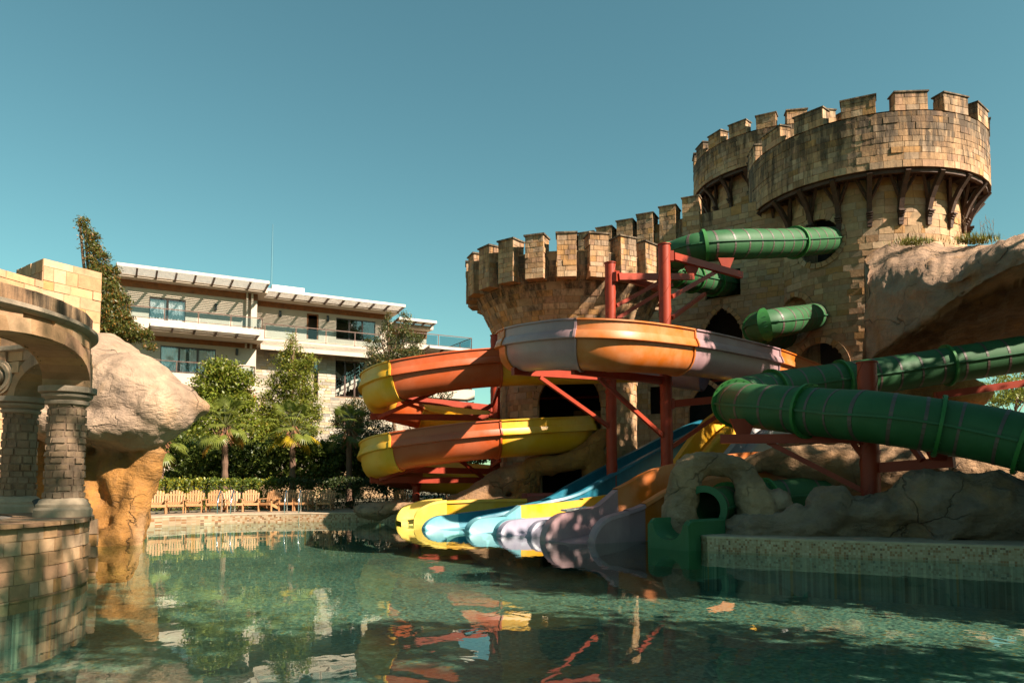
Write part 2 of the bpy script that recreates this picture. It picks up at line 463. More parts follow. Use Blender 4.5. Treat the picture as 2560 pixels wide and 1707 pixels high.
def lay(root, Sm, u0, u1, v0, v1, h, ln, holes=(), proud=.03, stain=lambda u, v: 0., k=1., rough=.006, jit=.16):
    for a, b in rows(v0, v1, h, jit):
        for s0, s1 in spans(u0, u1, (a + b) / 2, holes):
            u = s0 - (rnd.uniform(0, ln * .5) if s0 == u0 else 0)
            while u < s1 - 1e-3:
                L = ln * rnd.choice((.55, .75, .9, 1., 1.15, 1.4)) * rnd.uniform(.9, 1.1)
                if s1 - u - L < ln * .3: L = s1 - u
                x0, x1 = max(u, s0), min(u + L, s1)
                u += L
                if x1 - x0 < .05: continue
                stone(root, Sm, [(x0, a), (x1, a), (x1, b), (x0, b)], proud * (.3 + .75 * rnd.random() ** 1.6) + (.025 if rnd.random() < .05 else 0),
                      scol(stain((x0 + x1) / 2, (a + b) / 2), k), rough=rough)
def circ_hole(uc, vc, r):
    return lambda v: None if abs(v - vc) >= r else (uc - math.sqrt(r * r - (v - vc) ** 2), uc + math.sqrt(r * r - (v - vc) ** 2))
def arch_hole(uc, v0, vs, r, pointed=False):
    def f(v):
        if v < v0: return None
        if v <= vs: w = r
        elif pointed:
            if (v - vs) >= math.sqrt(3) * r: return None
            w = math.sqrt(4 * r * r - (v - vs) ** 2) - r
        else:
            if v - vs >= r: return None
            w = math.sqrt(r * r - (v - vs) ** 2)
        return (uc - w, uc + w)
    return f
def trim_ring(root, Sm, uc, vc, r, w, a0, a1, n, proud=.07, k=1.):
    """voussoirs round an arc; a0..a1 in degrees"""
    for i in range(n):
        t0, t1 = R(a0 + (a1 - a0) * i / n), R(a0 + (a1 - a0) * (i + 1) / n)
        q = [(uc + r * math.cos(t0), vc + r * math.sin(t0)), (uc + (r + w) * math.cos(t0), vc + (r + w) * math.sin(t0)),
             (uc + (r + w) * math.cos(t1), vc + (r + w) * math.sin(t1)), (uc + r * math.cos(t1), vc + r * math.sin(t1))]
        stone(root, Sm, q, proud, scol(0, 1.02 * k), bev=.012, joint=.006)
def trim_pointed(root, Sm, uc, vs, r, w, n, proud=.07):
    for sgn in (1, -1):
        for i in range(n):
            t0, t1 = R(60 * i / n), R(60 * (i + 1) / n)
            pts = []
            for t, rad in ((t0, 2 * r), (t0, 2 * r + w), (t1, 2 * r + w), (t1, 2 * r)):
                pts.append((uc + sgn * (rad * math.cos(t) - r), vs + rad * math.sin(t)))
            if sgn < 0: pts = pts[::-1]
            stone(root, Sm, pts, proud, scol(0, 1.02), bev=.012, joint=.006)
def trim_jamb(root, Sm, uc, v0, vs, r, w, h=.34, proud=.07):
    for sgn in (1, -1):
        for a, b in rows(v0, vs, h):
            x0, x1 = sorted((uc + sgn * r, uc + sgn * (r + w)))
            stone(root, Sm, [(x0, a), (x1, a), (x1, b), (x0, b)], proud, scol(0, 1.02), bev=.012, joint=.006)
def skin(Sm, u0, u1, v0, v1, du, dv, holes, depth=-.004):
    """wall core behind the stones, open where the holes are"""
    nu, nv = max(2, int((u1 - u0) / du)), max(2, int((v1 - v0) / dv))
    V = []; F = []
    for j in range(nv + 1):
        for i in range(nu + 1):
            p, n = Sm(u0 + (u1 - u0) * i / nu, v0 + (v1 - v0) * j / nv); V.append(p + n * depth)
    for j in range(nv):
        v = v0 + (v1 - v0) * (j + .5) / nv
        for i in range(nu):
            u = u0 + (u1 - u0) * (i + .5) / nu
            if any((g := h(v)) and g[0] < u < g[1] for h in holes): continue
            a = j * (nu + 1) + i
            F.append((a, a + 1, a + nu + 2, a + nu + 1))
    return V, F
def plane_map(O, U, V):
    O, U, V = (np.asarray(k, float) for k in (O, U, V)); n = np.cross(U, V); n = n / np.linalg.norm(n)
    return lambda u, v: (O + U * u + V * v, n)
def rev_map(c, prof, Rr):
    zs = [p[0] for p in prof]; rs = [p[1] for p in prof]
    def f(u, v):
        t = u / Rr; r = np.interp(v, zs, rs)
        dr = (np.interp(v + .05, zs, rs) - np.interp(v - .05, zs, rs)) / .1
        n = np.array([math.cos(t), math.sin(t), -dr]); n /= np.linalg.norm(n)
        return np.array([c[0] + r * math.cos(t), c[1] + r * math.sin(t), v]), n
    return f
def cyl_hit(c, r, px, py):
    d = ray(px, py); o = CO[:2] - np.array(c[:2]); a = d[0] ** 2 + d[1] ** 2; b = 2 * (o @ d[:2]); cc = o @ o - r * r
    q = b * b - 4 * a * cc
    t = (-b - math.sqrt(max(q, 0))) / (2 * a); p = CO + d * t
    return math.atan2(p[1] - c[1], p[0] - c[0]), p[2]
def merlon(root, c, ang, rin, rout, w, z0, z1, h, ln, stain=.6, cap=True):
    """block standing on the parapet, stone faced on the sides one can see"""
    d = np.array([math.cos(ang), math.sin(ang), 0]); t = np.array([-math.sin(ang), math.cos(ang), 0]); c = np.array([c[0], c[1], 0.])
    dep = rout - rin
    mb = MB(); mb.box(c + d * (rin + rout) / 2 + (0, 0, (z0 + z1) / 2), (dep - .03, w - .03, z1 - z0 - .02), np.array([d, t, (0, 0, 1)]))
    core = part('merlon', mb, 'mortar', root, at=c + d * rin + np.array((0, 0, z0)))
    st = lambda u, v: stain * (.5 + .5 * v / (z1 - z0))
    lay(root, plane_map(c + d * (rout - .01) - t * w / 2 + (0, 0, z0), t, (0, 0, 1)), 0, w, 0, z1 - z0, h, ln, proud=.02, stain=st)
    lay(root, plane_map(c + d * (rout - .01) + t * (w / 2 - .01) + (0, 0, z0), -d, (0, 0, 1)), 0, dep, 0, z1 - z0, h, ln, proud=.02, stain=st)
    lay(root, plane_map(c + d * rin - t * (w / 2 - .01) + (0, 0, z0), d, (0, 0, 1)), 0, dep, 0, z1 - z0, h, ln, proud=.02, stain=st)
    if cap:
        mb = MB(); mb.box(c + d * (rin + rout) / 2 + (0, 0, z1 + .02), (dep + .1, w + .1, .06), np.array([d, t, (0, 0, 1)]), (.22, .16, .10, .8))
        part('coping_slab', mb, 'stone', core)
def finish_masonry(mat='stone', most=300):
    bpy.context.view_layer.update()
    dg = bpy.context.evaluated_depsgraph_get()
    for root, L in POOL.items():
        m = root.get('_mat', mat); cand = []
        for i, (V, col) in enumerate(L):
            fq = V[4:8]; n = np.cross(fq[2] - fq[0], fq[3] - fq[1]); c = fq.mean(0)
            dv = CO - c
            if n @ dv <= 0 or c[1] < 2: continue
            x, y = pix(c)
            if not (-20 < x < 2580 and -20 < y < 1727): continue
            X, Y = pix(fq); ar = abs(.5 * ((X[2] - X[0]) * (Y[3] - Y[1]) - (X[3] - X[1]) * (Y[2] - Y[0])))
            cand.append((ar, i, c))
        cand.sort(key=lambda k: -k[0]); pick = set()
        for ar, i, c in cand:
            if len(pick) >= most: break
            d = Vector(c - CO); dist = d.length; d.normalize()
            hit, loc, _, _, ob, _ = S.ray_cast(dg, Vector(CO) + d * .05, d, distance=dist - .16)
            if hit: continue
            pick.add(i)
        rest = MB()
        for i, (V, col) in enumerate(L):
            if i in pick:
                mb = MB(); mb.add(V, STONE_F, col); part('stone', mb, m, root, at=V[:4].mean(0))
            else: rest.add(V, STONE_F, col)
        if rest.n: part('stonework', rest, m, root, kind='stuff')
        if '_mat' in root: del root['_mat']

# ------------------------------------------------------------------ left round tower (flared, with hanging merlons)
cA = ((1420 - CX) / FPX * 32, 32.0)
A = thing('castle_tower', 'squat stone tower with flared top and long hanging merlons behind the yellow and orange slides', 'tower', (cA[0], cA[1], DZ), group='castle towers')
profA = [(DZ, 2.92), (6.7, 2.95), (7.27, 3.03), (8.14, 3.38), (8.76, 3.69), (9.09, 3.86), (9.4, 4.02), (9.66, 4.07), (10.3, 4.08)]
SA = rev_map(cA, profA, 3.2)
thA, zA = cyl_hit(cA, 2.93, 1425, 1050)
uA = thA * 3.2
kA = 3.2 / 2.93
hA = [arch_hole(uA, 3.4, 4.45, 1.28 * kA)]
hA2 = [arch_hole(uA, DZ, 1.7, 1.2)]
skA = MB(); V, F = skin(SA, -math.pi * 3.2, math.pi * 3.2, DZ, 10.3, .14, .12, hA + hA2); skA.add(V, F); part('tower_core', skA, 'mortar', A)
uu0, uu1 = R(-215) * 3.2, R(35) * 3.2
lay(A, SA, uu0, uu1, DZ, 9.2, .235, .52, [arch_hole(uA, 3.4, 4.45, 1.52 * kA), arch_hole(uA, DZ, 1.75, 1.25)], proud=.025, stain=lambda u, v: max(0, (v - 7.3) / 2.2))
lay(A, SA, uu0, uu1, 9.2, 10.3, .2, .42, proud=.02, stain=lambda u, v: .9)
trim_ring(A, SA, uA, 4.45, 1.28 * kA, .25, 0, 180, 15, k=.95)
trim_jamb(A, SA, uA, 3.4, 4.45, 1.28 * kA, .25)
mb = MB(); mb.lathe([(4.1, 0), (4.1, .05), (3.7, .05), (3.7, -.9)], (cA[0], cA[1], 10.3), 48); part('parapet_walk', mb, 'mortar', A)
mb = MB(); mb.lathe([(0.01, 0), (3.75, 0)], (cA[0], cA[1], 9.4), 40); part('roof', mb, 'mortar', A)
# things one glimpses inside the arch
mb = MB(); mb.box((cA[0] - .1, cA[1] + 1.9, 3.4), (5.0, .1, 6.2)); mb.box((cA[0] - 1.3, cA[1] + .2, 4.2), (1.2, .1, 2.2)); part('inner_wall', mb, 'dark_room', A)
lay(A, plane_map((cA[0] + .35, cA[1] + .9, 3.3), (1, 0, 0), (0, 0, 1)), 0, 1.5, 0, 1.35, .22, .5)
mb = MB(); mb.box((cA[0] + 1.1, cA[1] + 1.2, 3.9), (1.5, .5, 1.5)); part('inner_pier', mb, 'mortar', A)
mb = MB(); mb.bar((cA[0] - 2, cA[1] - .5, 5.0), (cA[0] + 2, cA[1] + .2, 5.2), .1, .1); part('inner_beam', mb, 'steel_red', A)
nm = 22
for i in range(nm):
    a = R(-94.5) + i * 2 * math.pi / nm
    if -215 < (math.degrees(a) if a < R(120) else math.degrees(a) - 360) < 60: merlon(A, cA, a, 3.72, 4.42, .74, 9.25, 10.93, .2, .36, .6)

# ------------------------------------------------------------------ great tower on the right with timber brackets
cB = (17.45, 36.0)
def ring_tower(lab, c, rs, rp, zb, zc, zm, nmer, wmer, a_mer, nbr, zbr, hole_list, seg0, seg1, hst, lst, name='castle_tower', z0=DZ, near=True, stain0=.35):
    T = thing(name, lab, 'tower', (c[0], c[1], z0), group='castle towers')
    Rr = rs
    Sh = rev_map(c, [(z0, rs), (zb + .3, rs)], Rr); Sp = rev_map(c, [(zb, rp), (zc, rp)], rp)
    base = [h[0] for h in hole_list]; outer = [h[1] for h in hole_list]
    mb = MB(); V, F = skin(Sh, -math.pi * Rr, math.pi * Rr, z0, zb + .3, .13, .13, base); mb.add(V, F); part('tower_core', mb, 'mortar', T)
    lay(T, Sh, R(seg0) * Rr, R(seg1) * Rr, z0 if near else zb - 5.5, zb, hst, lst, outer, proud=.03, stain=lambda u, v: max(0, stain0 * (v - zb + 4) / 5) if False else 0.0)
    mb = MB(); V, F = skin(Sp, -math.pi * rp, math.pi * rp, zb + .01, zc - .01, .4, .4, []); mb.add(V, F)
    part('parapet_core', mb, 'mortar', T)
    lay(T, Sp, R(seg0) * rp, R(seg1) * rp, zb, zc, hst * .93, lst * .85, proud=.028, stain=lambda u, v: .35 + .65 * (v - zb) / (zc - zb))
    mb = MB(); mb.lathe([(rp - .55, -1.2), (rp - .55, .04), (rp + .02, .04)], (c[0], c[1], zc), 64, (.2, .15, .1, .8)); part('parapet_coping', mb, 'stone', T)
    mb = MB(); mb.lathe([(.01, 0), (rp - .5, 0)], (c[0], c[1], zc - 1.1), 48); part('roof', mb, 'mortar', T)
    for i in range(nmer):
        a = a_mer + i * 2 * math.pi / nmer
        dg_ = (math.degrees(a) + 360 + 215) % 360 - 215
        if seg0 - 6 < dg_ < seg1 + 30: merlon(T, c, a, rp - .55, rp + .015, wmer, zc + .02, zm, hst, lst * .8, .8)
    # timber soffit: boards, ring beam and braced brackets
    mb = MB(); mb.lathe([(rp - .02, 0), (rs - .02, 0)], (c[0], c[1], zb - .01), 64); part('soffit', mb, 'timber_dark', T)
    mb = MB(); mb.lathe([(rp - .12, 0), (rp - .12, -.16), (rp - .30, -.16), (rp - .30, 0)], (c[0], c[1], zb - .02), 64); part('ring_beam', mb, 'timber_dark', T)
    ov = rp - rs
    for i in range(nbr):
        a = a_mer + .07 + i * 2 * math.pi / nbr
        dg_ = (math.degrees(a) + 360 + 215) % 360 - 215
        if not (seg0 - 5 < dg_ < seg1 + 10): continue
        d = np.array([math.cos(a), math.sin(a), 0]); t = np.array([-math.sin(a), math.cos(a), 0]); o = np.array([c[0], c[1], 0.])
        wd = .17 * ov / 1.03; hb = zb - .02
        mb = MB()
        # curved bracket arm built of stepped blocks
        pr = [(0.02, -zbr), (.06, -zbr * .72), (.22 * ov, -zbr * .5), (.5 * ov, -zbr * .27), (.92 * ov, -.06)]
        for (r0, y0), (r1, y1) in zip(pr[:-1], pr[1:]):
            mb.bar(o + d * (rs + r0 + .04) + (0, 0, hb + y0), o + d * (rs + r1 + .04) + (0, 0, hb + y1), wd, .2 * ov, up=t)
        mb.box(o + d * (rs + .06) + (0, 0, hb - zbr * .55), (.14, wd * 1.05, zbr * 1.05), np.array([d, t, (0, 0, 1)]))
        mb.box(o + d * (rs + ov * .46) + (0, 0, hb - .09), (ov * .9, wd * 1.1, .16), np.array([d, t, (0, 0, 1)]))
        br = part('bracket', mb, 'timber_dark', T)
        mb = MB()
        for s_ in range(4):
            mb.box(o + d * (rs + .09 + .035 * s_) + (0, 0, hb - zbr * .92 + s_ * .09), (.12 + .05 * s_, wd * (1.25 + .12 * s_), .06), np.array([d, t, (0, 0, 1)]))
        part('corbel', mb, 'timber_dark', br)
        for sg in (-1, 1):
            mb = MB(); mb.bar(o + d * (rs + .1) + (0, 0, hb - zbr * .52), o + d * (rs + ov * .45) + t * sg * .5 * ov + (0, 0, hb - .05), wd * .7, wd * .7)
            part('strut', mb, 'timber_dark', br)
    return T, Sh
rB = 4.32
def hole_at(px, py, r, kind='c', z0=None):
    a, z = cyl_hit(cB, rB, px, py); u = a * rB
    if kind == 'c': return (circ_hole(u, z, r), circ_hole(u, z, r + .26), u, z, r)
    return (arch_hole(u, z0, z - r, r), arch_hole(u, z0, z - r, r + .28), u, z - r, r)
h1 = hole_at(2046, 604, 1.0); h2 = hole_at(1985, 797, 1.02); h3 = hole_at(2046, 858, 1.15, 'a', 2.0)
B, SB = ring_tower('great round stone tower on the right with merlons over a ring of dark timber brackets', cB, rB, 5.36, 14.85, 17.3, 18.12, 16, 1.36, R(-116.5) + 2 * math.pi / 32 * 0, 22, 2.0, [h1, h2, h3], -215, 5, .29, .66)
for h in (h1, h2): trim_ring(B, SB, h[2], h[3], h[4], .26, 0, 360, 26)
trim_ring(B, SB, h3[2], h3[3], h3[4], .28, 0, 180, 15); trim_jamb(B, SB, h3[2], 2.0, h3[3], h3[4], .28)
mb = MB(); mb.lathe([(3.2, 2), (3.2, 15)], (cB[0], cB[1], 0), 40); part('inner_wall', mb, 'dark_room', B)
# ------------------------------------------------------------------ rear tower
cC = (43 * math.tan(R(20.4)), 43.0)
C, SC = ring_tower('rear round stone tower, the higher and farther of the two with timber brackets', cC, 4.1, 5.0, 18.6, 20.4, 21.15, 20, 1.02, R(-118), 20, 1.6, [], -215, -20, .27, .52, near=False)

# ------------------------------------------------------------------ curtain wall between the towers
p0, p1 = np.array([3.5, 40.1]), np.array([13.3, 35.25])
Lw = np.linalg.norm(p1 - p0); dw = (p1 - p0) / Lw
slope = 0.085
CW = thing('castle_wall', 'high stone curtain wall with hanging merlons between the round towers', 'wall', (*((p0 + p1) / 2), DZ))
UW = np.array([dw[0], dw[1], 0]); nW = np.cross(UW, (0, 0, 1))
def SW(u, v): return np.array([p0[0], p0[1], 0]) + UW * u + np.array([0, 0, v * (1 + slope * (u - Lw / 2) / 15.5 * (v / 15.5))]), nW
def w_hit(px, py):
    d = ray(px, py); n = nW; t = ((np.array([p0[0], p0[1], 0]) - CO) @ n) / (d @ n); p = CO + d * t
    return (p - np.array([p0[0], p0[1], 0])) @ UW, p[2]
wa = w_hit(1805, 775); wb = w_hit(1768, 960); wc = w_hit(1812, 712); wd_ = w_hit(1640, 1000)
r1, r2 = 1.0, .95
ws1 = wa[1] - math.sqrt(3) * r1; ws2 = wb[1] - math.sqrt(3) * r2
def rect(u0, u1, v0, v1): return lambda v: (u0, u1) if v0 < v < v1 else None
hw = [arch_hole(wa[0], 6.2, ws1, r1, True), arch_hole(wb[0], 2.2, ws2, r2, True), rect(wc[0] - .95, wc[0] + .75, wc[1] - .7, wc[1] + .55), rect(wd_[0] - .28, wd_[0] + .28, wd_[1] - .75, wd_[1] + .75)]
ho = [arch_hole(wa[0], 6.2, ws1, r1 + .22, True), arch_hole(wb[0], 2.2, ws2, r2 + .22, True), hw[2], rect(wd_[0] - .42, wd_[0] + .42, wd_[1] - .9, wd_[1] + .9)]
mb = MB(); V, F = skin(SW, -1, Lw + 1.5, DZ, 15.0, .12, .14, hw); mb.add(V, F)
part('wall_core', mb, 'mortar', CW)
mb = MB(); mb.grid([[np.array([*(p0 + dw * u), 0]) - nW * 1.6 + (0, 0, v) for u in (-1, Lw + 1.5)] for v in (DZ, 15.2)], flip=True)
mb.grid([[SW(u, 15.0)[0] - nW * k for u in np.linspace(-1, Lw + 1.5, 8)] for k in (-.02, 1.6)], flip=True); part('wall_back', mb, 'dark_room', CW)
lay(CW, SW, -.6, Lw + 1.3, DZ, 15.0, .27, .58, ho, proud=.028, stain=lambda u, v: max(0., (v - 12.) / 3.) * (.8 if u < 7.5 else .2) + (.25 if v < 9 else 0))
trim_pointed(CW, SW, wa[0], ws1, r1, .22, 8); trim_pointed(CW, SW, wb[0], ws2, r2, .22, 8)
trim_jamb(CW, SW, wa[0], 6.2, ws1, r1, .22); trim_jamb(CW, SW, wb[0], 2.2, ws2, r2, .22); trim_jamb(CW, SW, wd_[0], wd_[1] - .75, wd_[1] + .75, .28, .14)
mb = MB()
for k in range(4): mb.bar(SW(wa[0] - 1, 6.6 + .5 * k)[0] - nW * .9, SW(wa[0] + 1, 6.6 + .5 * k)[0] - nW * .9, .06, .1)
part('inner_railing', mb, 'steel_red', CW)
mb = MB(); mb.grid([[SW(wc[0] + x, wc[1] + y)[0] + nW * k for x, y in ((-.95, -.7), (.75, -.7), (.75, .55), (-.95, .55))] for k in (.05, -.5)], close_v=True)
part('opening_frame', mb, 'seamgreen', CW)
ang0 = math.atan2(nW[1], nW[0])
for px_, zt in ((1428, 14.9), (1470, 14.97), (1515, 15.1), (1566, 15.3), (1617, 15.47), (1673, 15.68), (1731, 15.95)):
    u, _ = w_hit(px_, 560); b = SW(u, 15)[0]
    merlon(CW, (b[0] - nW[0] * 3, b[1] - nW[1] * 3), ang0, 2.35, 3.38, .86, zt - 1.95, zt, .24, .42, .55)

# ------------------------------------------------------------------ left pavilion: ring of arches on rough columns
cP = (-9.5, 10.2)
PV = thing('stone_pavilion', 'curved stone arcade with rough round columns standing on a low wall in the pool', 'pavilion', (cP[0], cP[1], 0))
PV['_mat'] = 'stone'
Ro, Ri, zs, zt = 3.16, 2.58, 2.98, 4.05
Spo = rev_map(cP, [(0, Ro), (6, Ro)], Ro); Spi0 = rev_map(cP, [(0, Ri), (6, Ri)], Ri)
def Spi(u, v):
    p, n = Spi0(-u, v); return p, -n
cols = [R(a) for a in (-40, 27, 72, 117, 162)]
ARC = [(R(-6.5), R(67) / 2), (R(-62.5), R(22.5))] + [(R(a + 22.5), R(22.5)) for a in (27, 72, 117, 162)]
hwd = lambda k: k * Ro - .27
ua, ub = R(-90) * Ro, R(185) * Ro
def flat_arch(uc, wd, rise, scale=1.):
    """segment arch, rise lower than half width"""
    return lambda v: (uc - wd, uc + wd) if v <= zs else (None if v - zs >= rise else (uc - wd * math.sqrt(1 - ((v - zs) / rise) ** 2), uc + wd * math.sqrt(1 - ((v - zs) / rise) ** 2)))
rise = .50
hs = [flat_arch(a * Ro, hwd(k), rise) for a, k in ARC]
hso = [flat_arch(a * Ro, hwd(k) + .2, rise + .2) for a, k in ARC]
mb = MB(); V, F = skin(Spo, ua, ub, zs, zt - .06, .06, .04, hs, -.03); mb.add(V, F)
mb.lathe([(Ro - .03, zt - .06), (Ri + .03, zt - .06)], (cP[0], cP[1], 0), 60, a0=R(-90), a1=R(185))
hsi = [flat_arch(-a * Ri, hwd(k) * Ri / Ro, rise) for a, k in ARC]
V, F = skin(Spi, -R(185) * Ri, -R(-90) * Ri, zs, zt - .06, .06, .04, hsi, -.03); mb.add(V, F)
part('arcade_core', mb, 'mortar', PV)
lay(PV, Spo, ua, ub, zs, 3.78, .2, .42, hso, proud=.02, rough=.004)
lay(PV, Spo, ua, ub, 3.80, zt + .02, .25, .52, proud=.03, stain=lambda u, v: .75, rough=.008)
lay(PV, Spi, -R(185) * Ri, R(90) * Ri, zs, zt, .2, .42, [flat_arch(-a * Ri, hwd(k) * Ri / Ro + .15, rise + .2) for a, k in ARC], proud=.015)
for uc, k_ in ARC:
    n = 15 if k_ > .5 else 11; half = hwd(k_)
    for i in range(n):
        t0, t1 = math.pi * i / n, math.pi * (i + 1) / n
        V = []
        for rad, gw, gh in ((Ri - .02, 0, 0), (Ro + .035, 0, 0)):
            for t, ex in ((t0, 0), (t0, .2), (t1, .2), (t1, 0)):
                ang = uc + (half + ex) / Ro * math.cos(t); z = zs + (rise + ex) * math.sin(t)
                V.append((cP[0] + rad * math.cos(ang), cP[1] + rad * math.sin(ang), z))
        mb = MB(); mb.add(V, [(3, 2, 1, 0), (4, 5, 6, 7), (0, 1, 5, 4), (1, 2, 6, 5), (2, 3, 7, 6), (3, 0, 4, 7)], scol(.15, .85))
        part('voussoir', mb, 'stone', PV)
mb = MB(); mb.lathe([(Ro, 3.74), (Ro + .07, 3.76), (Ro + .1, 3.79), (Ro + .1, 3.84), (Ro + .03, 3.865)], (cP[0], cP[1], 0), 90, (.27, .21, .15, .2), R(-90), R(185)); part('cornice', mb, 'stone', PV, auto=40)
mb = MB(); mb.lathe([(Ri, 3.865), (Ri - .08, 3.84), (Ri - .08, 3.77), (Ri, 3.74)], (cP[0], cP[1], 0), 60, (.27, .21, .15, .2), R(-90), R(185)); part('inner_cornice', mb, 'stone', PV, auto=40)
for a in cols:
    cc = np.array([cP[0] + 2.87 * math.cos(a), cP[1] + 2.87 * math.sin(a)])
    fwd = math.atan2(-cc[1], -cc[0])
    mb = MB(); mb.lathe([(.30, 1.05), (.265, 1.3), (.245, 2.74)], (cc[0], cc[1], 0), 20, (.18, .12, .08, .2)); col = part('column', mb, 'stone', PV)
    Sc = rev_map(cc, [(1.2, .265), (1.7, .255), (2.74, .235)], .25)
    for ra, rb in rows(1.27, 2.74, .118, .2):
        t = rnd.uniform(0, 1)
        while True:
            w = rnd.uniform(.2, .42)
            q = [(t * .25, ra), ((t + w / .25) * .25, ra), ((t + w / .25) * .25, rb), (t * .25, rb)]
            # two facets so the block follows the round shaft
            m_ = t + w / .5
            c_ = np.array(scol(.25, .62)); c_[:3] = c_[:3] * .45 + np.array((.20, .145, .10)) * .55
            stone(PV, Sc, [(t * .25, ra), (m_ * .25, ra), (m_ * .25, rb), (t * .25, rb)], rnd.uniform(.012, .034), tuple(c_), bev=.014, rough=.010, joint=.001)
            stone(PV, Sc, [(m_ * .25, ra), ((t + w / .25) * .25, ra), ((t + w / .25) * .25, rb), (m_ * .25, rb)], rnd.uniform(.012, .034), tuple(c_), bev=.014, rough=.010, joint=.001)
            t += w / .25
            if t > 2 * math.pi + .3: break
    mb = MB(); mb.lathe([(.25, 2.70), (.30, 2.72), (.31, 2.765), (.28, 2.78), (.345, 2.83), (.355, 2.87), (.33, 2.88), (.40, 2.90), (.40, 2.985), (.1, 2.99)], (cc[0], cc[1], 0), 28, (.26, .205, .15, .15)); part('capital', mb, 'stone', PV, auto=35)
    mb = MB(); mb.lathe([(.40, .98), (.40, 1.1), (.385, 1.12), (.37, 1.14), (.37, 1.18), (.345, 1.2), (.33, 1.24), (.27, 1.28)], (cc[0], cc[1], 0), 28, (.34, .26, .18, .1)); part('column_base', mb, 'stone', PV, auto=35)
# keystone scrolls outside, medallion inside
for a, _ in ARC[2:]:
    d = np.array([math.cos(a), math.sin(a), 0]); t = np.array([-d[1], d[0], 0]); o = np.array([cP[0], cP[1], 0]) + d * Ro
    mb = MB(); mb.box(o + d * .06 + (0, 0, 3.35), (.16, .24, .42), np.array([d, t, (0, 0, 1)]), (.31, .18, .09, .2))
    mb.tube([o + d * .13 - t * .12 + (0, 0, 3.5), o + d * .13 + t * .12 + (0, 0, 3.5)], .075, 10, (.31, .18, .09, .2)); mb.tube([o + d * .1 - t * .1 + (0, 0, 3.2), o + d * .1 + t * .1 + (0, 0, 3.2)], .05, 10, (.31, .18, .09, .2))
    part('scroll_keystone', mb, 'stone', PV)
for a in (R(75),):
    d = -np.array([math.cos(a), math.sin(a), 0]); t = np.array([-d[1], d[0], 0]); o = np.array([cP[0], cP[1], 3.32]) - d * Ri
    mb = MB()
    for r_, r2_, h_ in ((.30, .26, .05), (.26, .2, .085), (.13, .02, .10)):
        a_ = np.linspace(0, 2 * math.pi, 28, endpoint=False)
        mb.grid([[o + (t * math.cos(x) + np.array((0, 0, 1)) * math.sin(x)) * rr + d * hh for x in a_] for rr, hh in ((r_, -.03), (r_, h_), (r2_, h_))], close_v=True, col=(.36, .27, .18, .1), flip=False)
    part('medallion', mb, 'stone', PV)
# low wall under the columns
PW = thing('pedestal_wall', 'low curved stone wall rising from the pool under the columns', 'wall', (cP[0], cP[1], 0)); PW['_mat'] = 'stone'
Rw = 3.22
Sw2 = rev_map(cP, [(-1, Rw), (1.2, Rw)], Rw)
mb = MB(); V, F = skin(Sw2, R(-90) * Rw, R(185) * Rw, -.12, .95, .2, .2, []); mb.add(V, F); part('wall_core', mb, 'mortar', PW)
mb = MB(); V, F = skin(Sw2, R(-90) * Rw, R(185) * Rw, FZ, -.12, .3, .3, []); mb.add(V, F); part('submerged_wall', mb, 'floor_tiles', PW)
lay(PW, Sw2, R(-80) * Rw, R(36.5) * Rw, -.16, .93, .178, .34, proud=.016, k=.95, rough=.004, jit=.1)
lay(PW, Sw2, R(44) * Rw, R(150) * Rw, -.35, .93, .178, .34, proud=.016)
pa = R(40.2); pd = np.array([math.cos(pa), math.sin(pa), 0]); ptn = np.array([-pd[1], pd[0], 0]); po = np.array([cP[0], cP[1], 0])
mb = MB(); mb.box(po + pd * (Rw - .02) + (0, 0, .4), (.3, .42, 1.04), np.array([pd, ptn, (0, 0, 1)])); part('pier_core', mb, 'mortar', PW)
for a_, b_ in rows(-.12, .92, .2, .2):
    stone(PW, plane_map(po + pd * (Rw + .13) - ptn * .22, ptn, (0, 0, 1)), [(0, a_), (.44, a_), (.44, b_), (0, b_)], rnd.uniform(.01, .04), scol(.1, .9), rough=.015)
    stone(PW, plane_map(po + pd * (Rw - .17) - ptn * .215, pd, (0, 0, 1)), [(0, a_), (.31, a_), (.31, b_), (0, b_)], rnd.uniform(.01, .03), scol(.1, .9), rough=.015)
    stone(PW, plane_map(po + pd * (Rw + .14) + ptn * .215, -pd, (0, 0, 1)), [(0, a_), (.31, a_), (.31, b_), (0, b_)], rnd.uniform(.01, .03), scol(.1, .9), rough=.015)
n = 34
for i in range(n):
    a0, a1 = R(-88 + 200 * i / n), R(-88 + 200 * (i + 1) / n) - .004
    mb = MB(); dz = rnd.uniform(0, .012)
    ro_ = Rw + .07 + rnd.uniform(0, .03)
    pts = [[(cP[0] + r * math.cos(t), cP[1] + r * math.sin(t), z) for t in np.linspace(a0, a1, 3)] for r, z in ((Rw - .1, .94), (ro_, .94), (ro_, .99 + dz), (2.2, .99 + dz))]
    mb.grid(pts, col=scol(.15, .78), flip=True); part('coping_slab', mb, 'stone', PW)
mb = MB(); mb.lathe([(2.3, .98), (.01, .98)], (cP[0], cP[1], 0), 30, (.35, .28, .22, .2), R(-90), R(185)); part('terrace_floor', mb, 'stone', PW)
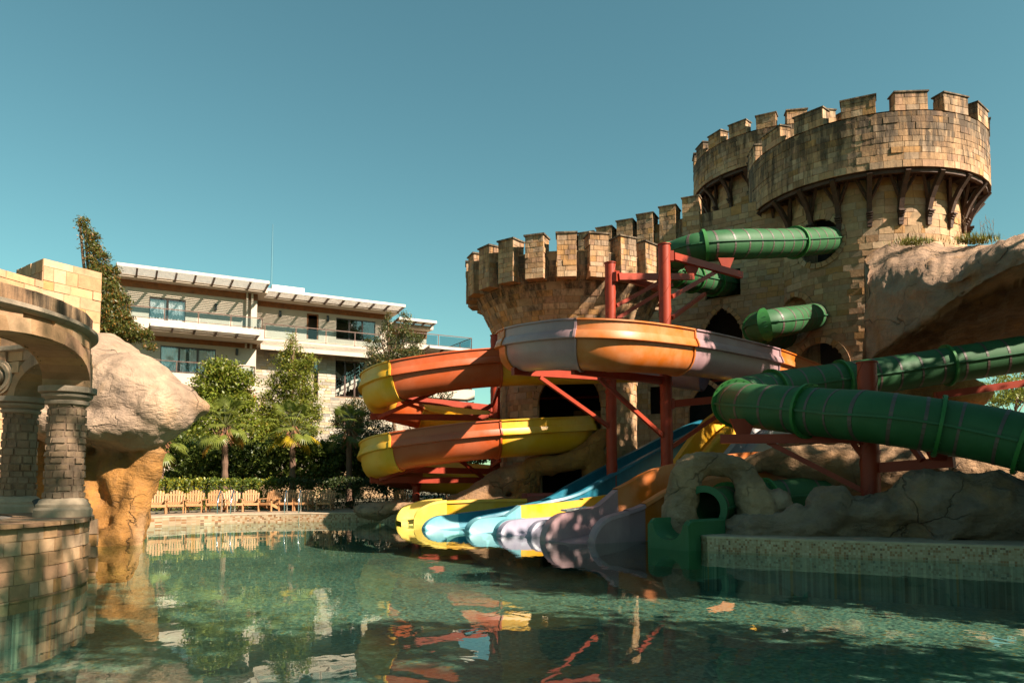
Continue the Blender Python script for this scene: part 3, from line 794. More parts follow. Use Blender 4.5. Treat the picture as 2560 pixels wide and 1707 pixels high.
# square stone block behind
BW = thing('stone_wall', 'pale sunlit block of large squared stones above the arcade beside the leaning cypress', 'wall', (*P(109, 700, 20)[:2], DZ)); BW['_mat'] = 'stone'
q0 = P(109, 646, 19.5); q1 = P(255, 676, 20.9); ub_ = q1 - q0; ub_[2] = 0; lb = np.linalg.norm(ub_); ub_ /= lb
zt_ = q0[2]; nb_ = np.cross(ub_, (0, 0, 1)); back = -nb_
lf = P(42, 656, 20.6) - q0; lf[2] = 0; ll = np.linalg.norm(lf); lf /= ll
mb = MB(); mb.add([q0 + (0, 0, k) for k in (DZ - .05 - q0[2], 0)] + [q0 + ub_ * lb + (0, 0, k) for k in (DZ - .05 - q0[2], 0)] + [q0 + lf * ll + (0, 0, k) for k in (DZ - .05 - q0[2], 0)] + [q0 + ub_ * lb + lf * ll + (0, 0, k) for k in (DZ - .05 - q0[2], 0)],
                  [(0, 2, 3, 1), (4, 0, 1, 5), (1, 3, 7, 5), (2, 6, 7, 3), (6, 4, 5, 7)]); part('wall_core', mb, 'mortar', BW)
lay(BW, plane_map(q0 + (0, 0, -6), ub_, (0, 0, 1)), 0, lb, 3.6, 6, .3, .62, proud=.018, k=1.12, rough=.003, jit=.3)
lay(BW, plane_map(q0 + lf * ll + (0, 0, -6), -lf, (0, 0, 1)), 0, ll, 4.6, 6, .36, .5, proud=.018, rough=.01)
q2 = P(-60, 668, 17.6); q3 = P(109, 690, 19.35); u2 = q3 - q2; zz = .5 * (q2[2] + q3[2]); u2[2] = 0; l2 = np.linalg.norm(u2); u2 /= l2; q2[2] = zz
mb = MB(); mb.box(q2 + u2 * l2 / 2 + np.cross(u2, (0, 0, 1)) * -.32 + (0, 0, -.03 - (zz - DZ) / 2), (l2, .58, zz - DZ), np.array([u2, np.cross((0, 0, 1), u2), (0, 0, 1)])); part('wing_core', mb, 'mortar', BW)
lay(BW, plane_map(q2 + (0, 0, -4), u2, (0, 0, 1)), 0, l2, -1.5, 4, .3, .6, proud=.018, k=1.12, rough=.003, jit=.3)
# ------------------------------------------------------------------ hotel
HT = np.array([.878, .4785, 0]); HN = np.array([.4785, -.878, 0]); HO = P(822, 1200, 50.0); HO[2] = 0
HB = thing('hotel_building', 'cream modern hotel with louvred eaves, glass balconies and stone cladding behind the trees', 'building', (HO[0], HO[1], DZ))
HAX = np.array([HT, HN, (0, 0, 1)])
def hp(t, n, z): return HO + HT * t + HN * n + np.array([0, 0, z])
def hpx(px, py, n=0.):
    d = ray(px, py); t = ((HO + HN * n - CO) @ HN) / (d @ HN); p = CO + d * t - HO
    return p @ HT, p[2]
def hbox(mb, t0, t1, n0, n1, z0, z1, col=None):
    return mb.box(hp((t0 + t1) / 2, (n0 + n1) / 2, (z0 + z1) / 2), (abs(t1 - t0), abs(n1 - n0), abs(z1 - z0)), HAX, col)
def hpart(name, mats, *boxes, parent=None, **k):
    mb = MB()
    for b in boxes: hbox(mb, *b)
    return part(name, mb, mats, parent or HB, **k)
def T_(px, n=0., py=850): return hpx(px, py, n)[0]
def Z_(px, py, n=0.): return hpx(px, py, n)[1]
def window(t0, t1, z0, z1, n, panes, parent=None, curtains=True, frame='dark_frame'):
    mb = MB(); f = .07
    hbox(mb, t0, t1, n, n + .06, z1 - f, z1); hbox(mb, t0, t1, n, n + .06, z0, z0 + f)
    ts = np.linspace(t0, t1, panes + 1)
    for i, t in enumerate(ts):
        w = f if i in (0, panes) else f * 1.6
        hbox(mb, max(t0, t - w / 2), min(t1, t + w / 2), n, n + .065, z0 + f, z1 - f)
    fr = part('window', mb, frame, parent or HB)
    for a, b in zip(ts[:-1], ts[1:]):
        mb = MB(); hbox(mb, a + f * .6, b - f * .6, n + .015, n + .03, z0 + f, z1 - f); part('pane', mb, 'pane_glass', fr)
    mb = MB(); hbox(mb, t0, t1, n - 1.6, n - 1.5, z0, z1); hbox(mb, t0 - .02, t0, n - 1.6, n - .3, z0, z1); hbox(mb, t1, t1 + .02, n - 1.6, n - .3, z0, z1)
    part('room', mb, 'interior', fr)
    if curtains:
        mb = MB(); K = int((t1 - t0) / .045)
        for seg in ((t0 + .05, t0 + (t1 - t0) * .46), (t0 + (t1 - t0) * .52, t1 - .05)):
            k = int((seg[1] - seg[0]) / .05)
            mb.grid([[hp(seg[0] + (seg[1] - seg[0]) * i / k, n - .12 + .05 * math.sin(i * 1.9) + .02 * math.sin(i * .7), z) for i in range(k + 1)] for z in (z0 + .03, z1 - .1)])
        part('curtain', mb, 'curtain', fr, smooth=True)
    return fr
def railing(pts, z0, h, posts, glass='clear_glass', parent=None):
    """pts [(t, n)] polyline"""
    mb = MB()
    for (a, n0), (b, n1) in zip(pts[:-1], pts[1:]):
        mb.bar(hp(a, n0, z0 + h), hp(b, n1, z0 + h), .06, .05); mb.bar(hp(a, n0, z0 + .08), hp(b, n1, z0 + .08), .04, .03)
        k = max(1, int(round(math.hypot(b - a, n1 - n0) / posts)))
        for i in range(k + 1):
            f = i / k; mb.box(hp(a + (b - a) * f, n0 + (n1 - n0) * f, z0 + h / 2), (.05, .05, h), HAX)
    r = part('balcony_rail', mb, 'rail_brown', parent or HB)
    for (a, n0), (b, n1) in zip(pts[:-1], pts[1:]):
        k = max(1, int(round(math.hypot(b - a, n1 - n0) / posts)))
        for i in range(k):
            f, g = (i + .04) / k, (i + .96) / k
            mb = MB(); mb.bar(hp(a + (b - a) * f, n0 + (n1 - n0) * f, z0 + h * .52), hp(a + (b - a) * g, n0 + (n1 - n0) * g, z0 + h * .52), .015, h * .78)
            part('glass_panel', mb, glass, r)
    return r
def awning(t0, t1, n0, n1, z, bays, parent=None, rise=.1):
    mb = MB(); hbox(mb, t0, t1, n1 - .09, n1, z + rise - .1, z + rise + .08); b = part('awning_beam', mb, 'roof_metal', parent or HB)
    for i in range(bays + 1):
        t = t0 + (t1 - t0) * i / bays
        mb = MB(); mb.bar(hp(t, n0, z), hp(t, n1 - .09, z + rise), .09, .13); part('awning_arm', mb, 'rail_brown', b)
    mb = MB(); k = 11
    for i in range(k):
        f = (i + .5) / k
        c = hp((t0 + t1) / 2, n0 + (n1 - .1 - n0) * f, z + rise * f + .05)
        a = R(8); ax = np.array([HT, HN * math.cos(a) + np.array((0, 0, 1)) * math.sin(a), np.array((0, 0, 1)) * math.cos(a) - HN * math.sin(a)])
        mb.box(c, (t1 - t0, .085, .012), ax)
    part('louver_slats', mb, 'louver', b, kind='stuff')
def wall_lamp(px, py, n):
    t, z = hpx(px, py, n); mb = MB(); hbox(mb, t - .07, t + .07, n, n + .14, z - .2, z + .2); part('wall_lamp', mb, 'black_metal', HB)
# main (recessed) wing
tL, tM, tR0 = T_(300, 1.6), T_(641), T_(968)
z3 = Z_(822, 886); zs3 = Z_(822, 771)
zp3 = Z_(700, 846)          # top of third floor parapet band
hw_holes = []
def wall_rects(n, t0, t1, z0, z1, holes, mats, name, depth=.25):
    """wall slab with rectangular openings, built as strips"""
    ts = sorted({t0, t1, *[h[0] for h in holes], *[h[1] for h in holes]})
    mb = MB()
    for a, b in zip(ts[:-1], ts[1:]):
        zsx = [(z0, z1)]
        for h in holes:
            if h[0] < (a + b) / 2 < h[1]:
                nz = []
                for u, v in zsx:
                    if h[2] > u: nz.append((u, min(v, h[2])))
                    if h[3] < v: nz.append((max(u, h[3]), v))
                zsx = nz
        for u, v in zsx:
            if v - u > .01: hbox(mb, a, b, n - depth, n, u, v)
    return part(name, mb, mats, HB)
w3a = (T_(840), T_(938), Z_(890, 852), Z_(890, 799)); w3d = (T_(766), T_(796), Z_(780, 848), Z_(780, 784))
# third floor, main
wall_rects(0, tM, tR0, z3 + .4, zs3, [w3d, w3a], 'render_cream', 'wall')
window(*w3a, -.1, 3, curtains=False); 
hpart('door', 'brown_wood', (w3d[0], w3d[0] + .12, -.2, -.05, w3d[2], w3d[3]), (w3d[1] - .08, w3d[1], -.2, -.05, w3d[2], w3d[3]), (w3d[0], w3d[1], -.2, -.05, w3d[3] - .08, w3d[3]))
hpart('room', 'interior', (w3d[0] - .3, w3d[1] + .3, -1.6, -1.5, w3d[2], w3d[3]))
hpart('wood_band', 'brown_wood', (tM + .02, tR0 + .2, .003, .05, zs3 - .36, zs3))
zr3 = zs3
hpart('eaves_slab', 'render_cream', (tM - .2, tR0 + .55, -6, .9, zr3, zr3 + .16))
awning(tM, tR0 + .5, .9, 2.3, zr3 + .1, 9, rise=.14)
hpart('roof', 'roof_metal', (tL, tR0 + .4, -9, .2, zr3 + .165, zr3 + .24))
hpart('floor_slab', 'render_cream', (tM + .1, tR0 + .5, -6, 1.3, z3 + .05, z3 + .35))
nB = 1.3
hpart('parapet', 'render_cream', (tM + .05, T_(927, nB), nB - .15, nB, Z_(822, 886, nB) , Z_(822, 861, nB)))
zpar = Z_(822, 861, nB)
railing([(tM + .3, nB - .08), (T_(958, nB), nB - .08)], zpar, Z_(822, 824, nB) - zpar + .0, 1.9)
wall_lamp(700, 785, 0); wall_lamp(819, 797, 0)
# second floor: stone cladding with stair window
wst = (T_(840), T_(912), Z_(870, 993), Z_(870, 901)); wn = (T_(786), T_(797), Z_(790, 990), Z_(790, 896)); wn2 = (T_(840), T_(912), Z_(870, 1075), Z_(870, 1021))
wall_rects(.0, tM, T_(1010), DZ, z3 + .05, [wst, wn, wn2], 'mortar', 'stone_wall_core', .2)
HB['_mat'] = 'clean_stone'
rc = lambda h: (lambda v: (h[0], h[1]) if h[2] < v < h[3] else None)
_P, _W = PAL, PALW
PAL = [((.36, .31, .24), 4), ((.41, .36, .29), 3), ((.30, .26, .21), 3), ((.38, .30, .18), 1.5), ((.26, .235, .205), 1.5)]; PALW = np.array([w for _, w in PAL]); PALW = PALW / PALW.sum()
lay(HB, plane_map(HO + (0, 0, 0), HT, (0, 0, 1)), tM, T_(1010), 2.2, z3, .19, .55, [rc(wst), rc(wn), rc(wn2)], proud=.03, rough=.004)
PAL, PALW = _P, _W
def bigwin(w, panes, n=-.08):
    f = window(*w, n, panes, curtains=False)
bigwin(wst, 3); bigwin(wn, 1); bigwin(wn2, 3)
# staircase behind the tall windows
mb = MB(); t0, t1, z0, z1 = wst
for k in range(9):
    f = k / 9; hbox(mb, t0 + (t1 - t0) * f, t0 + (t1 - t0) * (f + .13), -1.3, -.6, z0 + (z1 - z0) * (.0 + .45 * f), z0 + (z1 - z0) * (.14 + .45 * f))
mb.bar(hp(t0, -.8, z0 + .3), hp(t1, -.8, z0 + 1.6), .7, .2); mb.bar(hp(t0, -1.4, z1 - .5), hp(t0 + (t1 - t0) * .5, -1.4, z1 - 1.3), .5, .25)
part('staircase', mb, 'stair_cream', HB)
mb = MB()
for o_ in (.55, .8, 1.05): mb.bar(hp(t0, -.5, z0 + o_), hp(t1, -.5, z0 + o_ + 1.35), .03, .03)
for k in range(5): mb.box(hp(t0 + (t1 - t0) * (k + .5) / 5, -.5, z0 + .7 + 1.35 * (k + .5) / 5), (.03, .03, .9), HAX)
part('stair_rail', mb, 'chrome', HB)
# left wing, protruding
nL = 1.6
tLa, tLb = T_(230, nL), T_(641, nL)
wl3 = (T_(370, nL), T_(461.5, nL), Z_(415, 806, nL), Z_(415, 746, nL)); wl2 = (T_(402, nL), T_(540.5, nL), Z_(440, 933, nL), Z_(440, 865.5, nL))
zbot = Z_(560, 838, nL + 1.2)
zfl3 = Z_(620, 845, nL)
wall_rects(nL, tLa, tLb, 2.0, zr3, [wl3, wl2], 'render_cream', 'wall')
hpart('side_wall', 'render_cream', (tLb - .25, tLb - .003, -.3, nL - .25, 2.0, zr3))
window(*wl3, nL - .1, 2); window(*wl2, nL - .1, 3)
hpart('wood_band', 'brown_wood', (tLa, tLb + .02, nL + .003, nL + .05, zs3 - .4, zr3))
hpart('eaves_slab', 'render_cream', (tLa, tLb + .5, -2, nL + .7, zr3 + .003, zr3 + .17))
awning(T_(285, nL), tLb + .3, nL + .7, nL + 2.3, zr3 + .1, 8, rise=.18)
nb = nL + 1.5
zt3, zb3 = Z_(500, 809, nb), Z_(500, 838, nb)
hpart('balcony_parapet', 'render_cream', (tLa, T_(660, nb), nb - .15, nb, zb3, zt3)); hpart('balcony_slab', 'render_cream', (tLa, T_(660, nb), -.2, nb - .155, zb3 + .003, zb3 + .22))
hpart('balcony_parapet', 'render_cream', (T_(660, nb) - .15, T_(660, nb), .2, nb - .155, zb3, zt3))
railing([(tLa, nb - .08), (T_(655, nb), nb - .08), (T_(655, nb), nb - 1.2)], zt3, Z_(500, 780, nb) - zt3, 1.9)
zwb = Z_(520, 853, nL)
hpart('wood_band', 'brown_wood', (T_(350, nL), tLb + .02, nL + .003, nL + .06, Z_(560, 866, nL), zb3))
awning(T_(372, nb), T_(640, nb), nb + .003, nb + 1.25, zb3 + .08, 5)
nb2 = nL + 1.4
zt2, zb2 = Z_(560, 939, nb2), Z_(560, 970, nb2)
hpart('balcony_parapet', 'render_cream', (tLa, T_(645, nb2), nb2 - .15, nb2, zb2, zt2)); hpart('balcony_slab', 'render_cream', (tLa, T_(645, nb2), nL, nb2 - .155, zb2 + .003, zb2 + .2))
hpart('balcony_parapet', 'render_cream', (T_(645, nb2) - .15, T_(645, nb2), nL, nb2 - .155, zb2, zt2))
railing([(tLa, nb2 - .08), (T_(639, nb2), nb2 - .08), (T_(639, nb2), nL + .1)], zt2, Z_(560, 911, nb2) - zt2, 2.2)
hpart('wood_band', 'brown_wood', (T_(500, nL), tLb + .02, nL + .003, nL + .06, Z_(625, 1010, nL), Z_(625, 987, nL)))
hpart('pilaster', 'render_cream', (T_(612, nL), T_(616, nL), nL + .003, nL + .3, zt3 - 1, zr3)); hpart('pilaster', 'render_cream', (T_(624, nL), T_(629, nL), nL + .003, nL + .3, zt3 - 1, zr3))
wall_lamp(539, 768, nL); wall_lamp(592, 880, nL)
# balcony chair glimpsed behind the glass
mb = MB(); tcx, zc_ = hpx(349, 800, nL + .8)
a_ = np.linspace(0, 2 * math.pi, 16)
mb.tube([hp(tcx + .28 * math.cos(x), nL + .7, zc_ - .2 + .28 * math.sin(x)) for x in a_], .02, 6); mb.tube([hp(tcx + .3 * math.cos(x), nL + .9 + .3 * math.sin(x), zc_ - .35) for x in a_], .02, 6)
for s_ in (-.22, .22): mb.bar(hp(tcx + s_, nL + 1.1, zc_ - .75), hp(tcx + s_, nL + .7, zc_ - .1), .03, .03)
for k in range(5): mb.bar(hp(tcx - .28, nL + .65, zc_ - .35 + k * .08), hp(tcx + .28, nL + .65, zc_ - .35 + k * .08), .02, .02)
tag(part('balcony_chair', mb, 'black_metal'), 'dark round-backed metal chair on the top left hotel balcony', 'chair')
# right end, stepping back
nR = -1.2
tRa, tRb = T_(960, nR), T_(1066, nR); tRe = T_(1181, nR + 1.5)
zR = Z_(1040, 820, nR + 1.)
wR = (T_(985, nR), T_(1010, nR), Z_(1000, 862, nR), Z_(1000, 832, nR))
wall_rects(nR, tRa, tRb, 1, zR, [wR], 'render_cream', 'wall'); window(*wR, nR - .1, 2, curtains=True)
hpart('side_wall', 'render_cream', (tRb - .2, tRb - .003, -9, nR - .25, Z_(1100, 866, nR), zR))
hpart('wood_band', 'brown_wood', (tRa, tRb + .02, nR + .003, nR + .05, zR - .5, zR))
hpart('eaves_slab', 'render_cream', (tRa, T_(1083, nR + 1), -9, nR + 1., zR, zR + .25)); awning(T_(985, nR + 1), T_(1088, nR + 1.8), nR + 1., nR + 2.1, zR + .25, 4)
nr = nR + 1.5
zRt, zRb = Z_(1100, 866, nr), Z_(1100, 877, nr)
hpart('floor_slab', 'render_cream', (T_(1010, nr), T_(1189, nr), -8, nr, zRb, zRt))
railing([(T_(1010, nr), nr - .08), (T_(1180, nr), nr - .08), (T_(1180, nr), -6)], zRt, Z_(1150, 842, nr) - zRt, 2.3)
awning(T_(1060, nr), T_(1180, nr), nr, nr + 1.1, zRb - .05, 3)
hpart('lower_wall', 'render_cream', (T_(1010, nR), T_(1150, nR), nR - .25, nR, 1.0, zRb), (T_(1150, nR) - .25, T_(1150, nR), -8, nR - .25, 1., zRb))
zq, zq0 = Z_(1150, 973, nr), Z_(1150, 997, nr)
hpart('balcony_parapet', 'render_cream', (T_(1060, nr), T_(1187, nr), nr - .15, nr, zq0, zq)); hpart('balcony_slab', 'render_cream', (T_(1060, nr), T_(1187, nr), nR, nr - .155, zq0, zq0 + .2))
hpart('balcony_parapet', 'render_cream', (T_(1187, nr) - .15, T_(1187, nr), nR, nr - .155, zq0, zq))
railing([(T_(1060, nr), nr - .08), (T_(1180, nr), nr - .08), (T_(1180, nr), nR)], zq, .75, 2)
# roof box, antenna, ground floor
zbx = Z_(720, 716, -1.0)
hpart('roof_box', 'white_paint', (T_(678, -1), T_(759, -1), -4, -1, zr3 + .24, zbx)); hpart('chimney', 'white_paint', (T_(293, 0), T_(325, 0), -2, -.6, zr3 + .24, Z_(310, 678, 0)))
at = T_(676, -1.5); mb = MB(); mb.tube([hp(at, -1.5, zr3 + .3), hp(at, -1.5, Z_(676, 640, -1.5)), hp(at, -1.5, Z_(676, 560, -1.5))], [.09, .08, .05], 8); part('antenna_mast', mb, 'chrome', HB)
hpart('body', 'dark_room', (tLa + .1, tR0 - .1, -9, -1.7, DZ, zr3 + .1)); hpart('ground_floor', 'dark_room', (tLa, tLb - .1, nL - .6, nL - .3, DZ, 2.0))

# ------------------------------------------------------------------ artificial rocks
GREY, OCH, TAN, GREY_SHADED = (.35, .255, .185), (.31, .15, .04), (.34, .215, .125), (.21, .15, .108)  # the last is a darker rock grey with the bank's shade put in
def icos(sub=3):
    bm = __import__('bmesh').new(); __import__('bmesh').ops.create_icosphere(bm, subdivisions=sub, radius=1)
    V = np.array([v.co[:] for v in bm.verts]); F = [[v.index for v in f.verts] for f in bm.faces]; bm.free(); return V, F
ICO = icos()
def fbm(p, s, oct_=4): return noise.fractal(Vector(p) * s, .9, 2.1, oct_)
def finish_rock(name, V, F, colf, amp, freq, label, cat, group=None, mat='rock', ridge=0., sub=None):
    V = np.array(V)
    me = bpy.data.meshes.new(name); me.from_pydata(V.tolist(), [], [list(f) for f in F]); me.update()
    if sub:
        o = bpy.data.objects.new('tmp', me); COL.objects.link(o)
        md = o.modifiers.new('r', 'REMESH'); md.mode = 'VOXEL'; md.voxel_size = sub
        sm = o.modifiers.new('s', 'SMOOTH'); sm.iterations = 5; sm.factor = .6
        dg = bpy.context.evaluated_depsgraph_get(); me2 = bpy.data.meshes.new_from_object(o.evaluated_get(dg))
        bpy.data.objects.remove(o); bpy.data.meshes.remove(me); me = me2; me.name = name
    n = len(me.vertices); co = np.empty(n * 3, np.float32); no = np.empty(n * 3, np.float32)
    me.vertices.foreach_get('co', co); me.vertices.foreach_get('normal', no); co = co.reshape(-1, 3); no = no.reshape(-1, 3)
    d = np.array([fbm(p, freq) * amp + fbm(p + 7.7, freq * 4, 3) * amp * .3 - ridge * abs(fbm(p + 3.1, freq * .8, 3)) - amp * .35 * abs(fbm(p + 11.3, freq * 2.6, 3)) for p in co])
    co2 = co + no * d[:, None].astype(np.float32)
    cols = np.array([colf(p) for p in co2], np.float32)
    c0 = np.array([co2[:, 0].mean(), co2[:, 1].mean(), co2[:, 2].min()], np.float32)
    me.vertices.foreach_set('co', (co2 - c0).ravel())
    at = me.color_attributes.new('col', 'FLOAT_COLOR', 'POINT'); at.data.foreach_set('color', np.column_stack([cols[:, :3], np.zeros(n)]).astype(np.float32).ravel())
    me.materials.clear(); me.materials.append(MATS[mat]); me.polygons.foreach_set('use_smooth', [True] * len(me.polygons)); me.update()
    o = bpy.data.objects.new(name, me); COL.objects.link(o); o.location = c0
    tag(o, label, cat, group); return o
def rock(name, prims, label, vox=.1, amp=.12, freq=.9, cat='rock', group='artificial rocks round the pool', ridge=0.):
    """prims: ('b', px,py,Y, rx,ry px, rY m, col) ellipsoids or ('c', [(px,py,Y,r px)...], col) chains"""
    V = []; F = []; n = 0; cs = []
    for p in prims:
        if p[0] == 'b':
            _, px, py, Y, rx, ry, rY, col = p; c = P(px, py, Y); s = np.array([pxm(rx, Y), rY, pxm(ry, Y)])
            lst = [(c, s)]
        else:
            pts = np.array([[*P(a, b, Y), pxm(r, Y)] for a, b, Y, r in p[1]]); pts = catmull(pts, 7) if len(pts) > 2 else np.array([pts[0] + (pts[1] - pts[0]) * t for t in np.linspace(0, 1, 7)])
            lst = [(q[:3], np.array([q[3]] * 3)) for q in pts]; col = p[2]
        for c, s in lst:
            V.append(ICO[0] * s + c); F += [[i + n for i in f] for f in ICO[1]]; n += len(ICO[0]); cs.append((c, s, np.array(col)))
    C_ = np.array([c for c, _, _ in cs]); S_ = np.array([s for _, s, _ in cs]); K_ = np.array([k for _, _, k in cs])
    def colf(p):
        d = np.linalg.norm((p - C_) / S_, axis=1); w = np.exp(-6 * (d - d.min())); return (w[:, None] * K_).sum(0) / w.sum()
    return finish_rock(name, np.concatenate(V), F, colf, amp, freq, label, cat, group, 'rock', ridge, vox)
rock('mushroom_rock', [('b', 228, 938, 19.4, 130, 114, 1.5, GREY), ('b', 330, 990, 18.8, 128, 108, 1.5, GREY), ('b', 412, 1022, 18.5, 78, 76, 1.05, GREY), ('b', 490, 1016, 18.8, 36, 27, .45, TAN), ('b', 452, 985, 18.7, 40, 30, .5, GREY),
     ('b', 305, 1068, 18.5, 150, 62, 1.25, GREY), ('b', 160, 1040, 19, 110, 75, 1.1, GREY),
     ('c', [(372, 1110, 18.7, 36), (362, 1175, 18.6, 36), (335, 1260, 18.3, 38), (300, 1350, 17.9, 40), (290, 1420, 17.8, 44)], OCH), ('c', [(345, 1290, 18.2, 22), (335, 1370, 18, 26)], TAN),
     ('b', 285, 1190, 19.4, 110, 130, .7, OCH), ('b', 300, 1270, 19.0, 75, 130, .6, OCH), ('c', [(300, 1160, 18.9, 58), (318, 1270, 18.5, 50), (300, 1400, 18.2, 46)], OCH), ('c', [(385, 1090, 18.6, 30), (378, 1180, 18.5, 28)], OCH), ('c', [(200, 1150, 18.6, 26), (224, 1280, 18.1, 22), (236, 1365, 17.5, 22), (236, 1430, 17.4, 26)], OCH), ('b', 100, 1200, 19.8, 120, 120, .8, OCH)],
     'big mushroom shaped boulder with ochre stem standing in the pool by the arcade', .075, .10, .8, ridge=.07)
rock('base_rock', [('c', [(1130, 1262, 28.6, 22), (1180, 1242, 28.6, 28), (1238, 1210, 28.8, 32), (1300, 1190, 28.9, 36)], TAN), ('c', [(1318, 1262, 28.6, 34), (1316, 1210, 28.6, 32), (1330, 1166, 28.6, 27), (1400, 1158, 28.5, 25), (1458, 1138, 28.5, 27), (1505, 1095, 28.8, 24)], OCH),
     ('c', [(1488, 1150, 28.7, 30), (1500, 1270, 28.6, 44)], OCH), ('b', 1040, 1268, 28.6, 140, 18, 1., TAN), ('b', 1230, 1262, 28.3, 80, 22, .8, TAN), ('b', 935, 1276, 28.3, 52, 24, .9, GREY)],
     'low sandy rock arch at the foot of the squat tower behind the yellow slide exit', .09, .09, 1.2)
rock('rock_arch', [('c', [(1702, 1385, 17.8, 40), (1704, 1240, 18, 42), (1728, 1174, 18.2, 38), (1790, 1160, 18.4, 30), (1848, 1178, 18.3, 32), (1882, 1240, 18, 44), (1906, 1330, 17.6, 52)], TAN), ('b', 1945, 1262, 18, 40, 42, .5, GREY), ('b', 1690, 1290, 17.9, 34, 70, .45, GREY)],
     'rough rock arch with a see-through hole over the open end of the green tube', .06, .085, 1.6)
rock('lit_rock', [('b', 1800, 1222, 21.5, 70, 55, .6, OCH)], 'small orange sunlit rock seen through the hole of the rock arch', .07, .1, 1.5)
rock('rock_bank', [('b', 1880, 1325, 17.1, 80, 48, .7, GREY_SHADED), ('b', 1985, 1322, 17, 95, 52, .8, GREY_SHADED), ('b', 2085, 1298, 16.9, 78, 78, .9, GREY_SHADED), ('b', 2200, 1300, 16.7, 110, 82, 1, GREY_SHADED), ('b', 2340, 1276, 16.4, 140, 118, 1.1, GREY_SHADED), ('c', [(2120, 1350, 16.4, 30), (2190, 1280, 16.3, 34), (2290, 1220, 16.3, 40), (2400, 1215, 16, 46)], GREY_SHADED), ('c', [(2330, 1370, 15.4, 30), (2400, 1310, 15.4, 36), (2520, 1250, 15.2, 50)], GREY_SHADED), ('b', 2470, 1292, 16, 145, 118, 1.2, GREY_SHADED), ('b', 2640, 1290, 15.5, 170, 115, 1.2, GREY_SHADED)],
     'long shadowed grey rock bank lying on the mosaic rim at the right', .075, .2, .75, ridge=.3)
rock('rock_bridge', [('c', [(1845, 1166, 20.8, 20), (1930, 1152, 20.6, 30), (2000, 1162, 20.5, 46), (2100, 1172, 20.4, 66), (2250, 1170, 20.2, 70), (2450, 1180, 19.8, 80), (2700, 1180, 19.5, 90)], TAN)],
     'arching rock ledge behind the right red column under the green tubes', .09, .11, 1.0)
rock('shaded_boulder', [('b', 2330, 985, 27.5, 150, 52, 1.2, OCH), ('b', 2280, 1090, 27, 240, 70, 1.2, TAN)], 'ochre boulder glowing in sun below the overhang at far right', .1, .12, 1.0)
# overhanging cliff as a closed loft
CL = {2160: [(640, 31.6), (690, 29.2), (790, 28.8), (905, 28.4), (907, 29.2), (900, 31)], 2240: [(600, 31), (700, 27.6), (770, 27.1), (850, 26.9), (868, 28.5), (880, 31)],
      2320: [(606, 30), (684, 25.9), (745, 25.5), (806, 25.6), (850, 28), (880, 31)], 2400: [(612, 29), (676, 24.6), (720, 24.3), (755, 24.5), (830, 27.5), (880, 31)],
      2480: [(610, 28), (626, 24), (675, 23.3), (719, 23.7), (820, 27), (880, 31)], 2560: [(592, 27.5), (589, 23.5), (640, 22.6), (694, 23.1), (810, 27), (875, 31)],
      2700: [(575, 27), (565, 23), (612, 22.1), (665, 22.5), (800, 27), (870, 31)], 2900: [(565, 27), (548, 23), (592, 22.1), (642, 22.5), (790, 27), (860, 31)]}
cols_ = [np.array([P(px, py, Y) for py, Y in v]) for px, v in sorted(CL.items())]
rings = [catmull(np.vstack([c, c[:1]]), 9)[:-1] for c in cols_]
G = np.array(rings); dense = np.array([catmull(G[:, j], 14) for j in range(G.shape[1])]).transpose(1, 0, 2)
mb = MB(); mb.grid(dense, close_v=True, flip=True)
k_, n_ = dense.shape[:2]
for e_, fl in ((0, False), (k_ - 1, True)):
    mb.add(np.vstack([dense[e_], dense[e_].mean(0)[None]]), [((j, (j + 1) % n_, n_) if fl else ((j + 1) % n_, j, n_)) for j in range(n_)])
Vx = np.concatenate(mb.v)
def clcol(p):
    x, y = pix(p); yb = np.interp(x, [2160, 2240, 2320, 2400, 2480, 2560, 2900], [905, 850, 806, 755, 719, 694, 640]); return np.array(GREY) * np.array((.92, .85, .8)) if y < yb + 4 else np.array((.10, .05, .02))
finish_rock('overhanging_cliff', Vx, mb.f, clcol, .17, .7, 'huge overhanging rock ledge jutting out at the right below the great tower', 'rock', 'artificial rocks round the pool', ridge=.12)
mb = MB(); mb.box(P(2420, 960, 32.5), (9, .5, 9)); 
